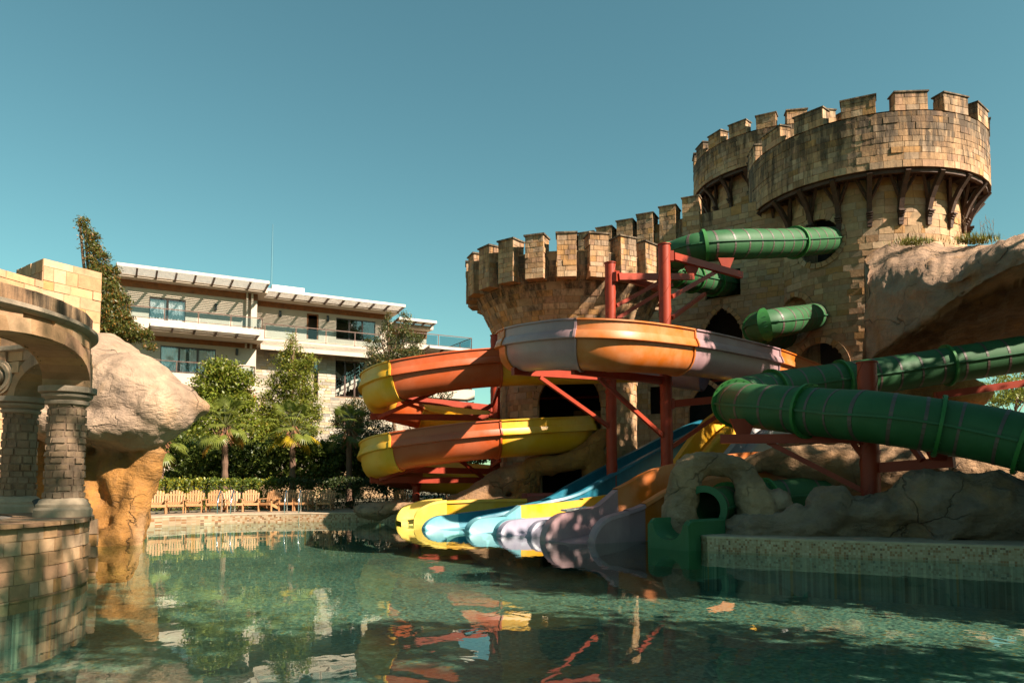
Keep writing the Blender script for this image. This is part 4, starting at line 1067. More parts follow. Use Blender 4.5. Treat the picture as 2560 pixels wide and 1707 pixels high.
# ------------------------------------------------------------------ slides
FL = [(-.76, -.62, 1), (-1.46, .22, 0)]
def flume_prof(w=1.3, up=.52, inner=.12):
    """(a, b): a across from the outer flange inwards (negative), b upward from the flange"""
    o = [(.03, up + .02), (.10, up + .01), (.10, up - .035), (.045, up - .03), (.05, .21), (.085, .205), (.155, .01), (.15, -.03), (.0, -.045)]
    for t in np.linspace(0, 180, 13):
        o.append((-w / 2 + w / 2 * math.cos(R(t)), -.045 - .80 * math.sin(R(t)) ** .85))
    o += [(-w - .13, -.03), (-w - .13, .05), (-w, .06), (-w, inner), (-w + .03, inner)]
    i = [(-w + .03, 0)]
    for t in np.linspace(180, 0, 13):
        i.append((-w / 2 + (w / 2 - .03) * math.cos(R(t)), -.03 - .77 * math.sin(R(t)) ** .85))
    i += [(.0, 0), (.01, .2)]
    return o + i
def flume(name, label, pts, secs, flip=1, group=None, w=1.3, up=.52, inner=.12, per=12):
    path = catmull(PL(pts), per); T, sdv, up_ = frames(path)
    prof = np.array(flume_prof(w, up, inner))
    root = thing(name, label, 'water slide', path[len(path) // 2] * (1, 1, 0) + (0, 0, path[:, 2].min() - .9), group=group)
    def ring(i, ex=0.):
        pr = prof
        if ex:
            pr = prof.copy(); c = np.array((-w / 2, -.2)); d = pr - c; pr = c + d * (1 + ex / np.linalg.norm(d, axis=1)[:, None])
        return path[i] + flip * sdv[i] * pr[:, :1] + up_[i] * pr[:, 1:2]
    for a, b, m in secs:
        i0, i1 = int(a * per), min(len(path) - 1, int(b * per))
        mb = MB(); mb.grid([ring(i) for i in range(i0, i1 + 1)], close_v=True, flip=flip > 0)
        part('flume_section', mb, m, root, auto=28)
        if i0 > 0:
            mb = MB(); p_ = path[i0]; t_ = T[i0]
            rr = [ring(i0, e) + t_ * k for e, k in ((0.004, -.035), (.05, -.035), (.05, .035), (.004, .035))]
            sub = [[r[j] for j in range(2, len(prof) - 2) if j < 22] for r in rr]
            mb.grid(sub, flip=flip > 0); part('joint_flange', mb, m, root, auto=30)
    return root, path
flA, pathA = flume('spiral_slide', 'open spiral slide of alternating faded mauve and orange sections looping round the two red columns',
    [(2085, 955, 33), (2020, 931, 31.2), (1947, 906, 28.6), (1840, 883, 25.3), (1735, 865, 22.9), (1590, 849, 20.7), (1439, 843, 20.6), (1330, 851, 21.8), (1262, 862, 23.8), (1250, 872, 25.9), (1300, 876, 27.6), (1420, 884, 28.2), (1600, 900, 27.6), (1780, 925, 26.2)],
    [(0, 2.0, 'orange'), (2.0, 4.0, 'mauve'), (4.0, 6.0, 'orange'), (6.0, 7.95, 'mauve'), (7.95, 10, 'orange'), (10, 13, 'mauve')], flip=-1, group='coiled open slides')
flB, pathB = flume('spiral_slide', 'open spiral slide of yellow and red orange sections coiling twice left of the squat tower',
    [(1620, 892, 27.0), (1500, 897, 27.3), (1380, 900, 27.4), (1253, 904, 27.2), (1120, 916, 26.7), (979, 938, 26.6), (925, 955, 27.5), (905, 973, 29.2), (935, 1000, 31), (1010, 1020, 32.2), (1074, 1032, 32.6), (1150, 1042, 32.4), (1221, 1053, 31.9), (1300, 1062, 31.2)],
    [(0, 3.0, 'yellow'), (3.0, 5.0, 'redorange'), (5.0, 7.7, 'yellow'), (7.7, 9.6, 'redorange'), (9.6, 13, 'yellow')], flip=-1, group='coiled open slides')
def more(root, pts, secs, flip=-1, per=12):
    r, p = flume('tmp_slide', 'x', pts, secs, flip)
    for ch in list(r.children):
        w = np.array(r.location) + np.array(ch.location); ch.parent = root; ch.location = w - np.array(root.location)
    bpy.data.objects.remove(r); return p
more(flB, [(1485, 1070, 32), (1488, 1071, 30), (1450, 1075, 28.4), (1252, 1086, 27.0), (1120, 1098, 26.6), (979, 1117, 26.5), (922, 1130, 27.4), (903, 1145, 29), (935, 1163, 31), (1010, 1175, 32.2), (1074, 1181, 32.6), (1150, 1187, 32.4), (1221, 1193, 31.9), (1300, 1200, 31.2)],
     [(0, 3.0, 'yellow'), (3.0, 5.0, 'redorange'), (5.0, 7.7, 'yellow'), (7.7, 9.6, 'redorange'), (9.6, 13, 'yellow')])

def tube_slide(name, label, pts, rad, joints, group, per=12, band=.62, ring_r=None, mats='tubegreen'):
    path = catmull(PL(pts), per); T, sdv, up_ = frames(path); L = np.concatenate([[0], np.cumsum(np.linalg.norm(np.diff(path, axis=0), axis=1))])
    root = thing(name, label, 'water slide', path[len(path) // 2] * (1, 1, 0) + (0, 0, path[:, 2].min() - rad), group=group)
    a = np.linspace(0, 2 * math.pi, 28, endpoint=False)
    def at(s):
        p = np.array([np.interp(s, L, path[:, k]) for k in range(3)]); t = np.array([np.interp(s, L, T[:, k]) for k in range(3)]); t /= np.linalg.norm(t)
        x = np.cross(t, (0, 0, 1)); x /= np.linalg.norm(x); return p, t, x, np.cross(x, t)
    def circ(s, r): p, t, x, y = at(s); return [p + r * (x * math.cos(k) + y * math.sin(k)) for k in a]
    js = [0] + [min(L[-1], L[min(len(L) - 1, int(j * per))]) for j in joints] + [L[-1]]
    for s0, s1 in zip(js[:-1], js[1:]):
        k = max(3, int((s1 - s0) / .16)); ss = np.linspace(s0, s1, k + 1)
        mb = MB(); mb.grid([circ(s, rad) for s in ss], close_v=True, flip=True); mb.grid([circ(s, rad - .03) for s in ss], close_v=True)
        sec = part('tube_section', mb, mats, root, smooth=True)
        for sg in (0, math.pi):
            mb = MB(); rr = []
            for s in ss:
                p, t, x, y = at(s); d = x * math.cos(sg); rr.append([p + d * (rad - .01) + y * .025, p + d * (rad + .055) + y * .025, p + d * (rad + .055) - y * .025, p + d * (rad - .01) - y * .025])
            mb.grid(rr, close_v=True); part('seam_flange', mb, 'seamgreen', sec)
        nb = max(1, int((s1 - s0) / band))
        for i in range(nb):
            s = s0 + (s1 - s0) * (i + .5) / nb
            mb = MB(); mb.grid([circ(s + e, r) for e, r in ((-.035, rad - .005), (-.035, rad + .008), (.035, rad + .008), (.035, rad - .005))], close_v=True, flip=True)
            part('band', mb, 'band', sec, smooth=False)
    for s in js[1:-1]:
        mb = MB(); mb.grid([circ(s + e, r) for e, r in ((-.035, rad - .005), (-.04, rad + .10), (.04, rad + .10), (.035, rad - .005))], close_v=True, flip=True)
        rg = part('joint_ring', mb, 'brightgreen', root, auto=30)
        mb = MB(); p, t, x, y = at(s)
        for k in range(20):
            d = x * math.cos(k * math.pi / 10) + y * math.sin(k * math.pi / 10); c = p + d * (rad + .06)
            mb.tube([c - t * .065, c + t * .065], .014, 6)
        part('bolts', mb, 'seamgreen', rg, kind='stuff')
    return root, path
tube_slide('tube_slide', 'large closed green tube slide bending back on itself before the shaded rocks at right',
    [(2760, 1165, 14.6), (2560, 1106, 15.4), (2400, 1073, 16.1), (2192, 1043, 16.9), (2080, 1033, 17.9), (1964, 1022, 19.0), (1880, 1014, 20.0), (1838, 1006, 21.2), (1850, 992, 22.7), (1930, 976, 23.7), (2060, 957, 24.3), (2250, 931, 24.6), (2500, 893, 24.4), (2800, 848, 24)],
    .60, [1.05, 2.3, 4.55, 6.9, 9.0, 10.25, 11.55], 'green tube slides')
tube_slide('tube_slide', 'closed green tube slide curving out of the highest round hole in the great tower',
    [(2120, 596, 34.5), (2060, 602, 32.6), (1960, 608, 30.6), (1850, 611, 29.2), (1760, 618, 28.8), (1700, 634, 29.4), (1668, 655, 30.6), (1672, 678, 32.2), (1720, 694, 33.6), (1780, 706, 35.4), (1826, 714, 37.6)],
    .60, [1.75, 4.05, 5.6, 7.3, 8.2, 9.0], 'green tube slides')
tube_slide('tube_slide', 'short green tube bend coming out of the lower round hole in the great tower',
    [(2060, 786, 34.5), (2010, 796, 32.4), (1965, 803, 30.6), (1915, 812, 30), (1898, 820, 31), (1915, 828, 32.6), (1960, 840, 34.4)],
    .60, [3.0, 4.0], 'green tube slides')
# exit of a green tube under the rock arch
gx, gpath = tube_slide('tube_slide', 'green tube slide whose round open mouth ends in a scooped green trough on the water',
    [(1762, 1272, 17.6), (1800, 1262, 18.4), (1840, 1254, 19.2), (1900, 1246, 19.9), (2000, 1236, 20.2), (2060, 1232, 20.4)], .45, [1.5, 3.2], 'green tube slides', mats='tubegreen')
c0 = P(1762, 1272, 17.6); tdir = gpath[0] - gpath[3]; tdir[2] = 0; tdir /= np.linalg.norm(tdir); tsd = np.cross(tdir, (0, 0, 1))
mb = MB(); a = np.linspace(0, 2 * math.pi, 28, endpoint=False)
mb.grid([[c0 + tdir * e + r * (tsd * math.cos(k) + np.array((0, 0, 1)) * math.sin(k)) for k in a] for e, r in ((0, .40), (.05, .40), (.05, .56), (0, .56), (-.05, .44))], close_v=True, flip=True); part('mouth_ring', mb, 'seamgreen', gx, auto=30)
# trough: a block hollowed by a half pipe, open towards the water
tdir = np.array((-.79, -.61, 0)); tsd = np.cross(tdir, (0, 0, 1)); tb = np.array([c0[0], c0[1], 0]) + tsd * .02
mb = MB(); sec = []; TZ = .68
for s in np.linspace(0, 1.32, 24):
    top = TZ - .10 * max(0, (s - 1.16) / .16) ** 2; row = []
    for wq, zq in ((-.60, -.4), (-.59, top - .05), (-.55, top), (-.46, top)): row.append(tb + tdir * s + tsd * wq + np.array((0, 0, zq)))
    for t in np.linspace(0, 180, 17)[1:-1]:
        row.append(tb + tdir * s + tsd * (-.44 * math.cos(R(t))) + np.array((0, 0, min(top, TZ - .48 * math.sin(R(t)) ** .8))))
    for wq, zq in ((.46, top), (.55, top), (.59, top - .05), (.60, -.4)): row.append(tb + tdir * s + tsd * wq + np.array((0, 0, zq)))
    sec.append(row)
mb.grid(sec, close_v=True); n_ = len(sec[0]); mb.add(sec[-1], [tuple(range(n_))]); part('exit_trough', mb, 'seamgreen', gx, auto=35)

def channel(name, label, pts, w, secs, group, fl=.2, world=None, per=10, endL=.7, stag=.4):
    """open slide lane: pts (px,py,Y) of the floor centre, secs [(i0,i1,mat,h_left,h_right)], walls round off at the last point"""
    path = catmull(PL(pts) if world is None else world, per); T, sdv, up_ = frames(path)
    L = np.concatenate([[0], np.cumsum(np.linalg.norm(np.diff(path, axis=0), axis=1))])
    root = thing(name, label, 'water slide', path[-1] * (1, 1, 0) + (0, 0, -.3), group=group)
    def ring(s, hl, hr, ins):
        kk = [math.sqrt(max(0, 1 - (1 - min(1, max(0, L[-1] - g_ - s) / endL)) ** 2)) for g_ in (stag, 0)]
        hl, hr = hl * kk[0] - .12 * (kk[0] == 0), hr * kk[1] - .06 * (kk[1] == 0)
        p = np.array([np.interp(s, L, path[:, c]) for c in range(3)]); s_ = np.array([np.interp(s, L, sdv[:, c]) for c in range(3)])
        z = np.array((0, 0, 1.)); s_[2] = 0; s_ /= np.linalg.norm(s_); h = w / 2
        pr = [(-h - fl, hl - .1), (-h - fl + .03, hl - .01), (-h - fl + .07, hl), (-h, hl), (-h + .01, hl * .5 + .02), (-h + .09, .0), (h - .09, .0), (h - .01, hr * .5 + .02), (h, hr), (h + fl, hr), (h + fl, hr - .1), (h + fl - ins, hr - .1), (h + fl - ins, -.35), (-h - fl + ins, -.35), (-h - fl + ins, hl - .1)]
        return [p + s_ * a + z * b for a, b in pr]
    for a, b, m, hl, hr in secs:
        s0 = L[int(a * per)]; s1 = L[min(len(path) - 1, int(b * per))]; last = b * per >= len(path) - 1
        se = max(s0, s1 - endL) if last else s1
        st = list(np.linspace(s0, se, max(3, int((se - s0) / .25) + 2)))
        if last: st = sorted(set(st[:-1] + [max(se - stag, s0) + (s1 - stag - max(se - stag, s0)) * math.sin(t) for t in np.linspace(0, math.pi / 2, 14)] + [se + (s1 - se) * math.sin(t) for t in np.linspace(0, math.pi / 2, 14)]))
        g = lambda v, s: v if not isinstance(v, tuple) else v[0] + (v[1] - v[0]) * (s - s0) / (s1 - s0)
        mb = MB(); mb.grid([ring(s, g(hl, s), g(hr, s), .012 if last else .05) for s in st], close_v=True)
        part('slide_section', mb, m, root, auto=38)
    return root, path
# yellow exit lane (of the yellow spiral), lip to the left
channel('slide_exit', 'bright yellow slide exit with two rounded lips, leftmost on the water',
    [(1395, 1282, 27.6), (1310, 1284, 27.5), (1200, 1286, 27.2), (1110, 1290, 26.9), (1060, 1294, 26.75), (1030, 1297, 26.7), (1008, 1300, 26.6), (997, 1302, 26.55)], 1.05,
    [(0, 1.0, 'darkred', .75, .75), (1, 3, 'yellow', .58, .5), (3, 7, 'paleyellow', .6, .62)], 'slide exits on the water', .22, endL=.95, stag=.55)
def lane(name, label, up, low, w, secs, fl, endL, stag): channel(name, label, None, w, secs, 'slide exits on the water', fl, np.vstack([PL(up), np.array(low, float)]), endL=endL, stag=stag)
lane('water_slide', 'long blue slide descending from the castle arch behind the red columns into the pool',
    [(1790, 1075, 32.5), (1730, 1100, 31), (1610, 1163, 28.6), (1470, 1240, 26.3), (1390, 1284, 25.3)], [(-.3, 24.45, .12), (-1.4, 23.65, .04), (-2.4, 22.9, -.02)], 1.15,
    [(0, 4.3, 'teal', .62, .5), (4.3, 6.0, 'teal', (.62, .4), (.5, .44)), (6.0, 7, 'lightblue', .40, .42)], .18, .7, .75)
lane('water_slide', 'middle yellow mat slide whose light blue lips end on the water',
    [(1860, 1052, 31), (1810, 1083, 29.3), (1760, 1140, 27.2)], [(5.2, 25.5, .62), (3.4, 24.6, .3), (2.0, 23.7, .14), (.6, 22.72, .06), (-.25, 22.06, .03), (-1.05, 21.45, -.02)], .72,
    [(0, 4.6, 'yellow', .6, .76), (4.6, 6.1, 'yellow', .34, .72), (6.1, 6.6, 'lightblue', .36, (.72, .42)), (6.6, 8, 'lightblue', .40, .41)], .2, .5, .35)
lane('water_slide', 'pale lavender mat slide with rounded lips between the light blue and mauve ones',
    [(1960, 1056, 29.5), (1900, 1096, 27.5), (1830, 1180, 25.2)], [(5.6, 23.7, .5), (4.2, 23.1, .28), (2.8, 22.45, .14), (1.4, 21.65, .06), (.6, 21.1, .03), (-.1, 20.55, -.02)], .72,
    [(0, 4.2, 'greygelcoat', .6, .4), (4.2, 8, 'lavender', .41, .41)], .2, .5, .35)
lane('slide_exit', 'broad mauve slide exit with an orange upper chute, beside the green trough',
    [(2010, 1205, 22.5), (1880, 1215, 21.6), (1760, 1238, 20.9), (1660, 1266, 20.2)], [(3.1, 19.72, .34), (2.4, 19.32, .16), (1.9, 19.0, .07), (1.1, 18.52, -.02)], 1.0,
    [(0, 4.0, 'orange', .62, .98), (4.0, 4.7, 'mauve', .6, (.95, .66)), (4.7, 7, 'mauve', .58, .66)], .26, .66, .62)
mb = MB(); mb.bar(P(1412, 1276, 20.6), P(1470, 1268, 20.9), .5, .05); mb.bar(P(1416, 1287, 20.3), P(1474, 1279, 20.6), .05, .3)
tag(part('slide_cover', mb, 'white_paint'), 'small white cover panel lying between the lavender and mauve slide walls', 'panel')

# ------------------------------------------------------------------ red steel supports
def support(label, post, arms, braces, saddles=()):
    px, Y, ytop, r = post; zt = P(px, ytop, Y)[2]; x = P(px, 1100, Y)[0]
    root = thing('slide_support', label, 'steel support', (x, Y, WZ - .3), group='red steel slide supports')
    mb = MB(); mb.tube([(x, Y, -.3), (x, Y, zt)], r, 22); n = int(zt * 1.6)
    for k in range(2):
        pts = [(x + (r + .004) * math.cos(t), Y + (r + .004) * math.sin(t), zt * f) for f in np.linspace(.0, .995, 110) for t in [f * zt * 3.0 + k * math.pi]]
        mb.tube(pts, .008, 5)
    mb.lathe([(r + .03, zt - .03), (r + .03, zt), (.01, zt + .01)], (x, Y, 0), 22)
    part('post', mb, 'steel_red', root, auto=40)
    mb = MB(); mb.lathe([(r * 2.1, -.03), (r * 2.1, .03), (r, .03)], (x, Y, DZ + .02), 20); mb.lathe([(r + .012, -.05), (r + .03, -.05), (r + .03, .05), (r + .012, .05)], (x, Y, zt * .5), 22); part('base_plate', mb, 'steel_red', root)
    for a, b in arms:
        mb = MB(); mb.bar(P(*a), P(*b), .16, .24); o = part('arm', mb, 'steel_red', root)
        mb = MB(); d = P(*a); e = np.array([x, Y, d[2]]); v = e - d; L = np.linalg.norm(v)
        if L < 1.0:
            mb.bar(d, d + v / L * max(.05, L - r * .7), .22, .34); part('bracket_plate', mb, 'steel_red', o)
    for a, b in braces:
        mb = MB(); mb.bar(P(*a), P(*b), .11, .13); part('brace', mb, 'steel_red', root)
    for c, w0, w1, h in saddles:
        c = P(*c); mb = MB(); mb.box(c + (0, 0, h / 2), (w1, .12, h), None); V = mb.v[0]; V[:4, 0] = c[0] + (V[:4, 0] - c[0]) * w0 / w1
        part('saddle', mb, 'steel_red', root)
    return root
support('tall red steel post left of centre, carrying the mauve slide and braced arms', (1529, 26.4, 657, .19),
    [((1545, 692, 26.2), (1732, 692, 28.4)), ((1520, 943, 26.2), (1282, 928, 23.6)), ((1548, 690, 26.4), (1650, 722, 28.6))],
    [((1541, 764, 26.4), (1655, 702, 27.6)), ((1541, 797, 26.4), (1680, 712, 27.6)), ((1522, 1066, 26.3), (1349, 943, 24.2))], [((1330, 925, 24.0), .2, .5, .3)])
support('tallest red steel post, between the mauve slide and the rock arch', (1667, 24.6, 611, .2),
    [((1683, 641, 24.6), (1853, 688, 27.6)), ((1653, 951, 24.5), (1432, 925, 21.8)), ((1685, 1009, 24.6), (1812, 997, 25.2))],
    [((1679, 742, 24.6), (1798, 675, 26.7)), ((1658, 1090, 24.5), (1498, 946, 22.8)), ((1681, 1116, 24.6), (1806, 1030, 25.2)), ((1679, 795, 24.6), (1762, 735, 28))], [((1815, 672, 28.4), .28, .62, .42), ((1730, 690, 29), .25, .6, .4), ((1525, 930, 22.0), .2, .5, .35)])
support('red steel post behind the left end of the mauve slide, holding the yellow coils', (1238, 30.6, 838, .2),
    [((1224, 1019, 30.5), (1000, 996, 28.6)), ((1222, 1044, 30.5), (925, 1041, 28.6)), ((1224, 1178, 30.5), (990, 1173, 28.6)), ((1220, 1200, 30.5), (925, 1199, 28.6))],
    [((946, 1043, 28.5), (1098, 975, 27.6)), ((1186, 1062, 30.4), (1224, 1040, 30.5)), ((1145, 1147, 29.2), (1212, 1196, 30.4)), ((950, 1198, 28.5), (1070, 1158, 27.4)), ((1232, 1010, 30.4), (1250, 960, 28.8)), ((1232, 1165, 30.4), (1250, 1150, 28.6))], [])
support('short thick red post under the green tubes among the shaded rocks', (2173, 18.2, 905, .225),
    [((2150, 1095, 18.2), (1802, 1097, 19.8)), ((2196, 1169, 18.1), (2386, 1154, 16.8))],
    [((1920, 1105, 19.3), (2160, 1228, 18.3)), ((2126, 1098, 18.3), (2158, 1142, 18.2)), ((2270, 1100, 17.6), (2306, 1150, 17.2))], [((1858, 1094, 19.6), .25, .7, .5), ((2345, 1150, 16.9), .3, .8, .5)])
r_ = thing('steel_beam', 'dark red steel beam crossing below the upper green tube at the right edge', 'beam', P(2620, 950, 23.6) * (1, 1, 0) + (0, 0, DZ))
mb = MB(); mb.bar(P(2338, 989, 23.6), P(2700, 938, 23.2), .18, .22); part('arm', mb, 'steel_red', r_); mb = MB(); mb.tube([(*P(2700, 938, 23.3)[:2], DZ), P(2700, 900, 23.3)], .2, 16); part('post', mb, 'steel_red', r_, smooth=False)
# short post under the lower yellow coil
r_ = thing('slide_support', 'stubby red post under the lower yellow coil beside the lone chair', 'steel support', P(1040, 1240, 29.8) * (1, 1, 0) + (0, 0, DZ), group='red steel slide supports')
mb = MB(); mb.tube([(*P(1040, 1240, 29.8)[:2], DZ), P(1040, 1205, 29.8)], .15, 14); part('post', mb, 'steel_red', r_); mb = MB(); mb.lathe([(.15, -.2), (.3, 0)], P(1040, 1202, 29.8), 14); part('saddle', mb, 'steel_red', r_)
# ------------------------------------------------------------------ plants
def leaf_mesh(name, cen, nrm_bias, size, cols, aspect=2.0, fold=.0, dirs=None):
    """many leaf-sized diamonds; cen (N,3)"""
    n = len(cen); d = nrs.normal(size=(n, 3)) if dirs is None else dirs + nrs.normal(size=(n, 3)) * .35
    d /= np.linalg.norm(d, axis=1)[:, None]
    q = nrs.normal(size=(n, 3)) + nrm_bias
    s = np.cross(d, q); s /= np.linalg.norm(s, axis=1)[:, None] + 1e-9
    sz = size * nrs.uniform(.6, 1.3, (n, 1))
    V = np.stack([cen - d * sz * .5, cen + s * sz * .5 / aspect, cen + d * sz * .5, cen - s * sz * .5 / aspect], 1).reshape(-1, 3)
    me = bpy.data.meshes.new(name); me.vertices.add(n * 4); me.vertices.foreach_set('co', V.astype(np.float32).ravel())
    me.loops.add(n * 4); me.loops.foreach_set('vertex_index', np.arange(n * 4, dtype=np.int32)); me.polygons.add(n)
    me.polygons.foreach_set('loop_start', np.arange(0, n * 4, 4, dtype=np.int32)); me.polygons.foreach_set('loop_total', np.full(n, 4, np.int32))
    at = me.color_attributes.new('col', 'FLOAT_COLOR', 'CORNER')
    c = np.column_stack([cols, np.zeros(n)]).astype(np.float32); at.data.foreach_set('color', np.repeat(c, 4, axis=0).ravel())
    me.materials.append(MATS['leaf']); me.update(); return me
def leaf_cols(n, base, alt=None, falt=.15, var=.35):
    c = np.array(base) * nrs.uniform(1 - var, 1 + var, (n, 1))
    if alt is not None:
        k = nrs.rand(n) < falt; c[k] = np.array(alt) * nrs.uniform(.7, 1.2, (k.sum(), 1))
    return c
def clumped(blobs, n, clump=.22, shell=.55, per=26):
    """points gathered in clumps on and inside ellipsoids [(c, r3)]"""
    vol = np.array([b[1][0] * b[1][1] * b[1][2] for b in blobs]) ** .7; vol /= vol.sum(); P_ = []
    for (c, r), v in zip(blobs, vol):
        k = max(1, int(n * v / per))
        d = nrs.normal(size=(k, 3)); d /= np.linalg.norm(d, axis=1)[:, None]
        rad = shell + (1 - shell) * nrs.rand(k, 1) ** .5
        cc = np.array(c) + d * rad * np.array(r)
        P_.append((cc[:, None, :] + nrs.normal(size=(k, per, 3)) * clump * np.array([1, 1, .65])).reshape(-1, 3))
    return np.concatenate(P_)
def tree(name, label, cat, base, blobs, n, size, col, alt=None, trunk=.12, clump=.22, aspect=2., group=None, falt=.15, shell=.5, per=26, limbs=10, bark=(.16, .10, .06)):
    base = np.asarray(base, float); root = thing(name, label, cat, base, group=group)
    top = max((b[0] for b in blobs), key=lambda c: c[2]); mb = MB()
    k = 8; pts = np.array([base + (np.array(top) - base) * f + np.array((math.sin(f * 5) * .08, math.cos(f * 4) * .06, 0)) for f in np.linspace(0, 1, k)])
    mb.tube(pts, np.linspace(trunk, trunk * .25, k), 9, bark)
    for b in (blobs * 3)[:limbs]:
        e = np.array(b[0]) + nrs.normal(size=3) * np.array(b[1]) * .5; f = np.clip((e[2] - base[2]) / (top[2] - base[2] + 1e-6) * .75, .15, .9)
        s = base + (np.array(top) - base) * f
        mb.tube([s, (s + e) / 2 + (0, 0, .05), e], [trunk * .45, trunk * .3, trunk * .1], 6, bark)
    part('trunk', mb, 'bark', root, smooth=True)
    pts = clumped(blobs, n, clump, shell, per)
    me = leaf_mesh('crown', pts - base, np.array([0, 0, .7]), size, leaf_cols(len(pts), col, alt, falt), aspect)
    link('crown', me, root); return root
def bl(px, py, Y, rx, ry, ry_m=None): return (P(px, py, Y), (pxm(rx, Y), ry_m or pxm((rx + ry) / 2, Y), pxm(ry, Y)))
GB, GD, GO = (.13, .17, .022), (.045, .075, .018), (.24, .20, .03)
def gnd(px, Y): p = P(px, 1200, Y); return (p[0], p[1], DZ)
# leaning cypress at left
tree('cypress_tree', 'tall wind-bent cypress leaning left above the stone block', 'tree', gnd(282, 24),
     [bl(206, 548, 24, 9, 9, .15), bl(216, 570, 24, 13, 18, .2), bl(229, 606, 24, 19, 26, .3), bl(243, 645, 24, 22, 30, .4), bl(256, 690, 24, 32, 34, .5), bl(268, 735, 24, 36, 38, .6), bl(280, 780, 24, 42, 40, .7), bl(296, 815, 24, 44, 34, .8), bl(335, 838, 24, 32, 15, .5), bl(356, 832, 24, 18, 10, .25), bl(378, 866, 24, 13, 8, .2), bl(270, 835, 24, 40, 30, .8), bl(310, 750, 24, 14, 12, .3), bl(285, 672, 24, 10, 8, .2)],
     24000, .10, (.09, .10, .02), (.26, .125, .025), .13, .085, 2.6, falt=.2, shell=.3, per=22)
tree('magnolia_tree', 'bushy bright green evergreen in front of the left hotel balcony', 'tree', gnd(555, 37),
     [bl(545, 935, 37, 42, 32), bl(530, 965, 37, 48, 30), bl(600, 955, 37, 34, 34), bl(560, 1005, 37, 66, 34), bl(510, 1010, 37, 40, 30), bl(600, 1010, 37, 40, 26), bl(525, 1060, 37, 62, 40), bl(600, 1070, 37, 60, 40), bl(480, 1100, 36.5, 60, 40), bl(560, 920, 37, 26, 16), bl(500, 1150, 36, 70, 40), bl(600, 1140, 36, 60, 40)],
     30000, .17, (.15, .18, .018), (.27, .23, .03), .14, .2, 2., shell=.45)
tree('false_cypress', 'pointed yellow-green conifer rising before the stone cladding of the hotel', 'tree', gnd(735, 39),
     [bl(730, 842, 39, 7, 16, .2), bl(732, 870, 39, 16, 16, .4), bl(722, 900, 39, 32, 22), bl(775, 900, 39, 16, 24), bl(735, 935, 39, 52, 26), bl(700, 955, 39, 36, 20), bl(745, 975, 39, 52, 30), bl(690, 1000, 39, 40, 26), bl(760, 1010, 39, 46, 28), bl(715, 1035, 39, 64, 30), bl(665, 1040, 39, 34, 26), bl(775, 1040, 39, 26, 22), bl(720, 1075, 38.5, 80, 34), bl(660, 1080, 38.5, 40, 34), bl(700, 1120, 38, 80, 40)],
     32000, .15, (.15, .17, .018), (.24, .19, .025), .13, .15, 2.6, shell=.4)
tree('juniper_tree', 'loose twin-topped juniper standing behind the top of the orange coil', 'tree', gnd(990, 41),
     [bl(972, 800, 41, 12, 20, .3), bl(1012, 800, 41, 12, 18, .3), bl(965, 825, 41, 20, 18, .4), bl(1015, 825, 41, 22, 18, .4), bl(935, 860, 41, 28, 14, .5), bl(985, 855, 41, 30, 22), bl(1035, 850, 41, 26, 20), bl(950, 890, 41, 36, 22), bl(1020, 885, 41, 42, 22), bl(985, 920, 41, 60, 26), bl(940, 920, 41, 30, 14, .5)],
     11000, .13, (.085, .10, .03), (.2, .12, .03), .14, .12, 2.6, shell=.3, per=24)
tree('dark_pine', 'dark ragged pine beside the stone cladding left of the yellow coil', 'tree', gnd(880, 39),
     [bl(890, 1020, 39, 34, 22), bl(925, 1035, 39, 40, 24), bl(870, 1050, 39, 40, 24), bl(930, 1075, 38.5, 50, 26), bl(890, 1100, 38, 66, 34), bl(860, 1140, 37.5, 60, 40), bl(950, 1130, 38, 60, 40)], 15000, .14, (.05, .062, .018), (.16, .10, .03), .13, .14, 2.6, falt=.22)
tree('young_tree', 'thin young tree under the right hotel balcony, seen through the coils', 'tree', gnd(1115, 42),
     [bl(1110, 985, 42, 18, 16, .4), bl(1100, 1010, 42, 26, 14, .4), bl(1165, 1025, 42, 20, 18, .4), bl(1060, 1000, 43, 40, 22), bl(1020, 1020, 42, 50, 30), bl(1120, 1040, 42, 50, 20)], 3600, .15, (.04, .06, .02), None, .08, .16)
for i, (px, py, Y, rx, ry, lab) in enumerate([(440, 1150, 35, 70, 55, 'dense dark green shrub in the shade beside the mushroom boulder'), (520, 1165, 34.5, 70, 48, 'dense shrub behind the first palm trunk'), (610, 1160, 34.5, 72, 50, 'rounded glossy shrub right of the first palm trunk'),
        (690, 1165, 34.5, 50, 50, 'small light green shrub left of the yellow-fronded palm'), (780, 1165, 34.5, 62, 56, 'dark shrub right of the yellow-fronded palm'), (870, 1175, 34.5, 66, 54, 'deep shaded shrub under the dark palm'), (970, 1170, 36.5, 76, 56, 'shaded shrub behind the lower orange coil'), (1100, 1150, 37, 90, 60, 'shaded shrub behind the left red post'), (1200, 1110, 37.5, 50, 40, 'shrub between the left red post and the tower'), (730, 1120, 35.5, 46, 34, 'leafy shrub below the pointed conifer')]):
    tree('shrub', lab, 'shrub', gnd(px, Y), [bl(px, py, Y, rx * 1.1, ry * 1.1, 1.1), bl(px - rx * .4, py - ry * .6, Y, rx * .5, ry * .7, .7), bl(px + rx * .45, py - ry * .5, Y, rx * .5, ry * .65, .7)], 6500, .18, ((.07, .095, .015), (.09, .12, .018), (.05, .075, .014))[i % 3], (.17, .19, .03), .05, .15, group='shrubs below the hotel', limbs=4)
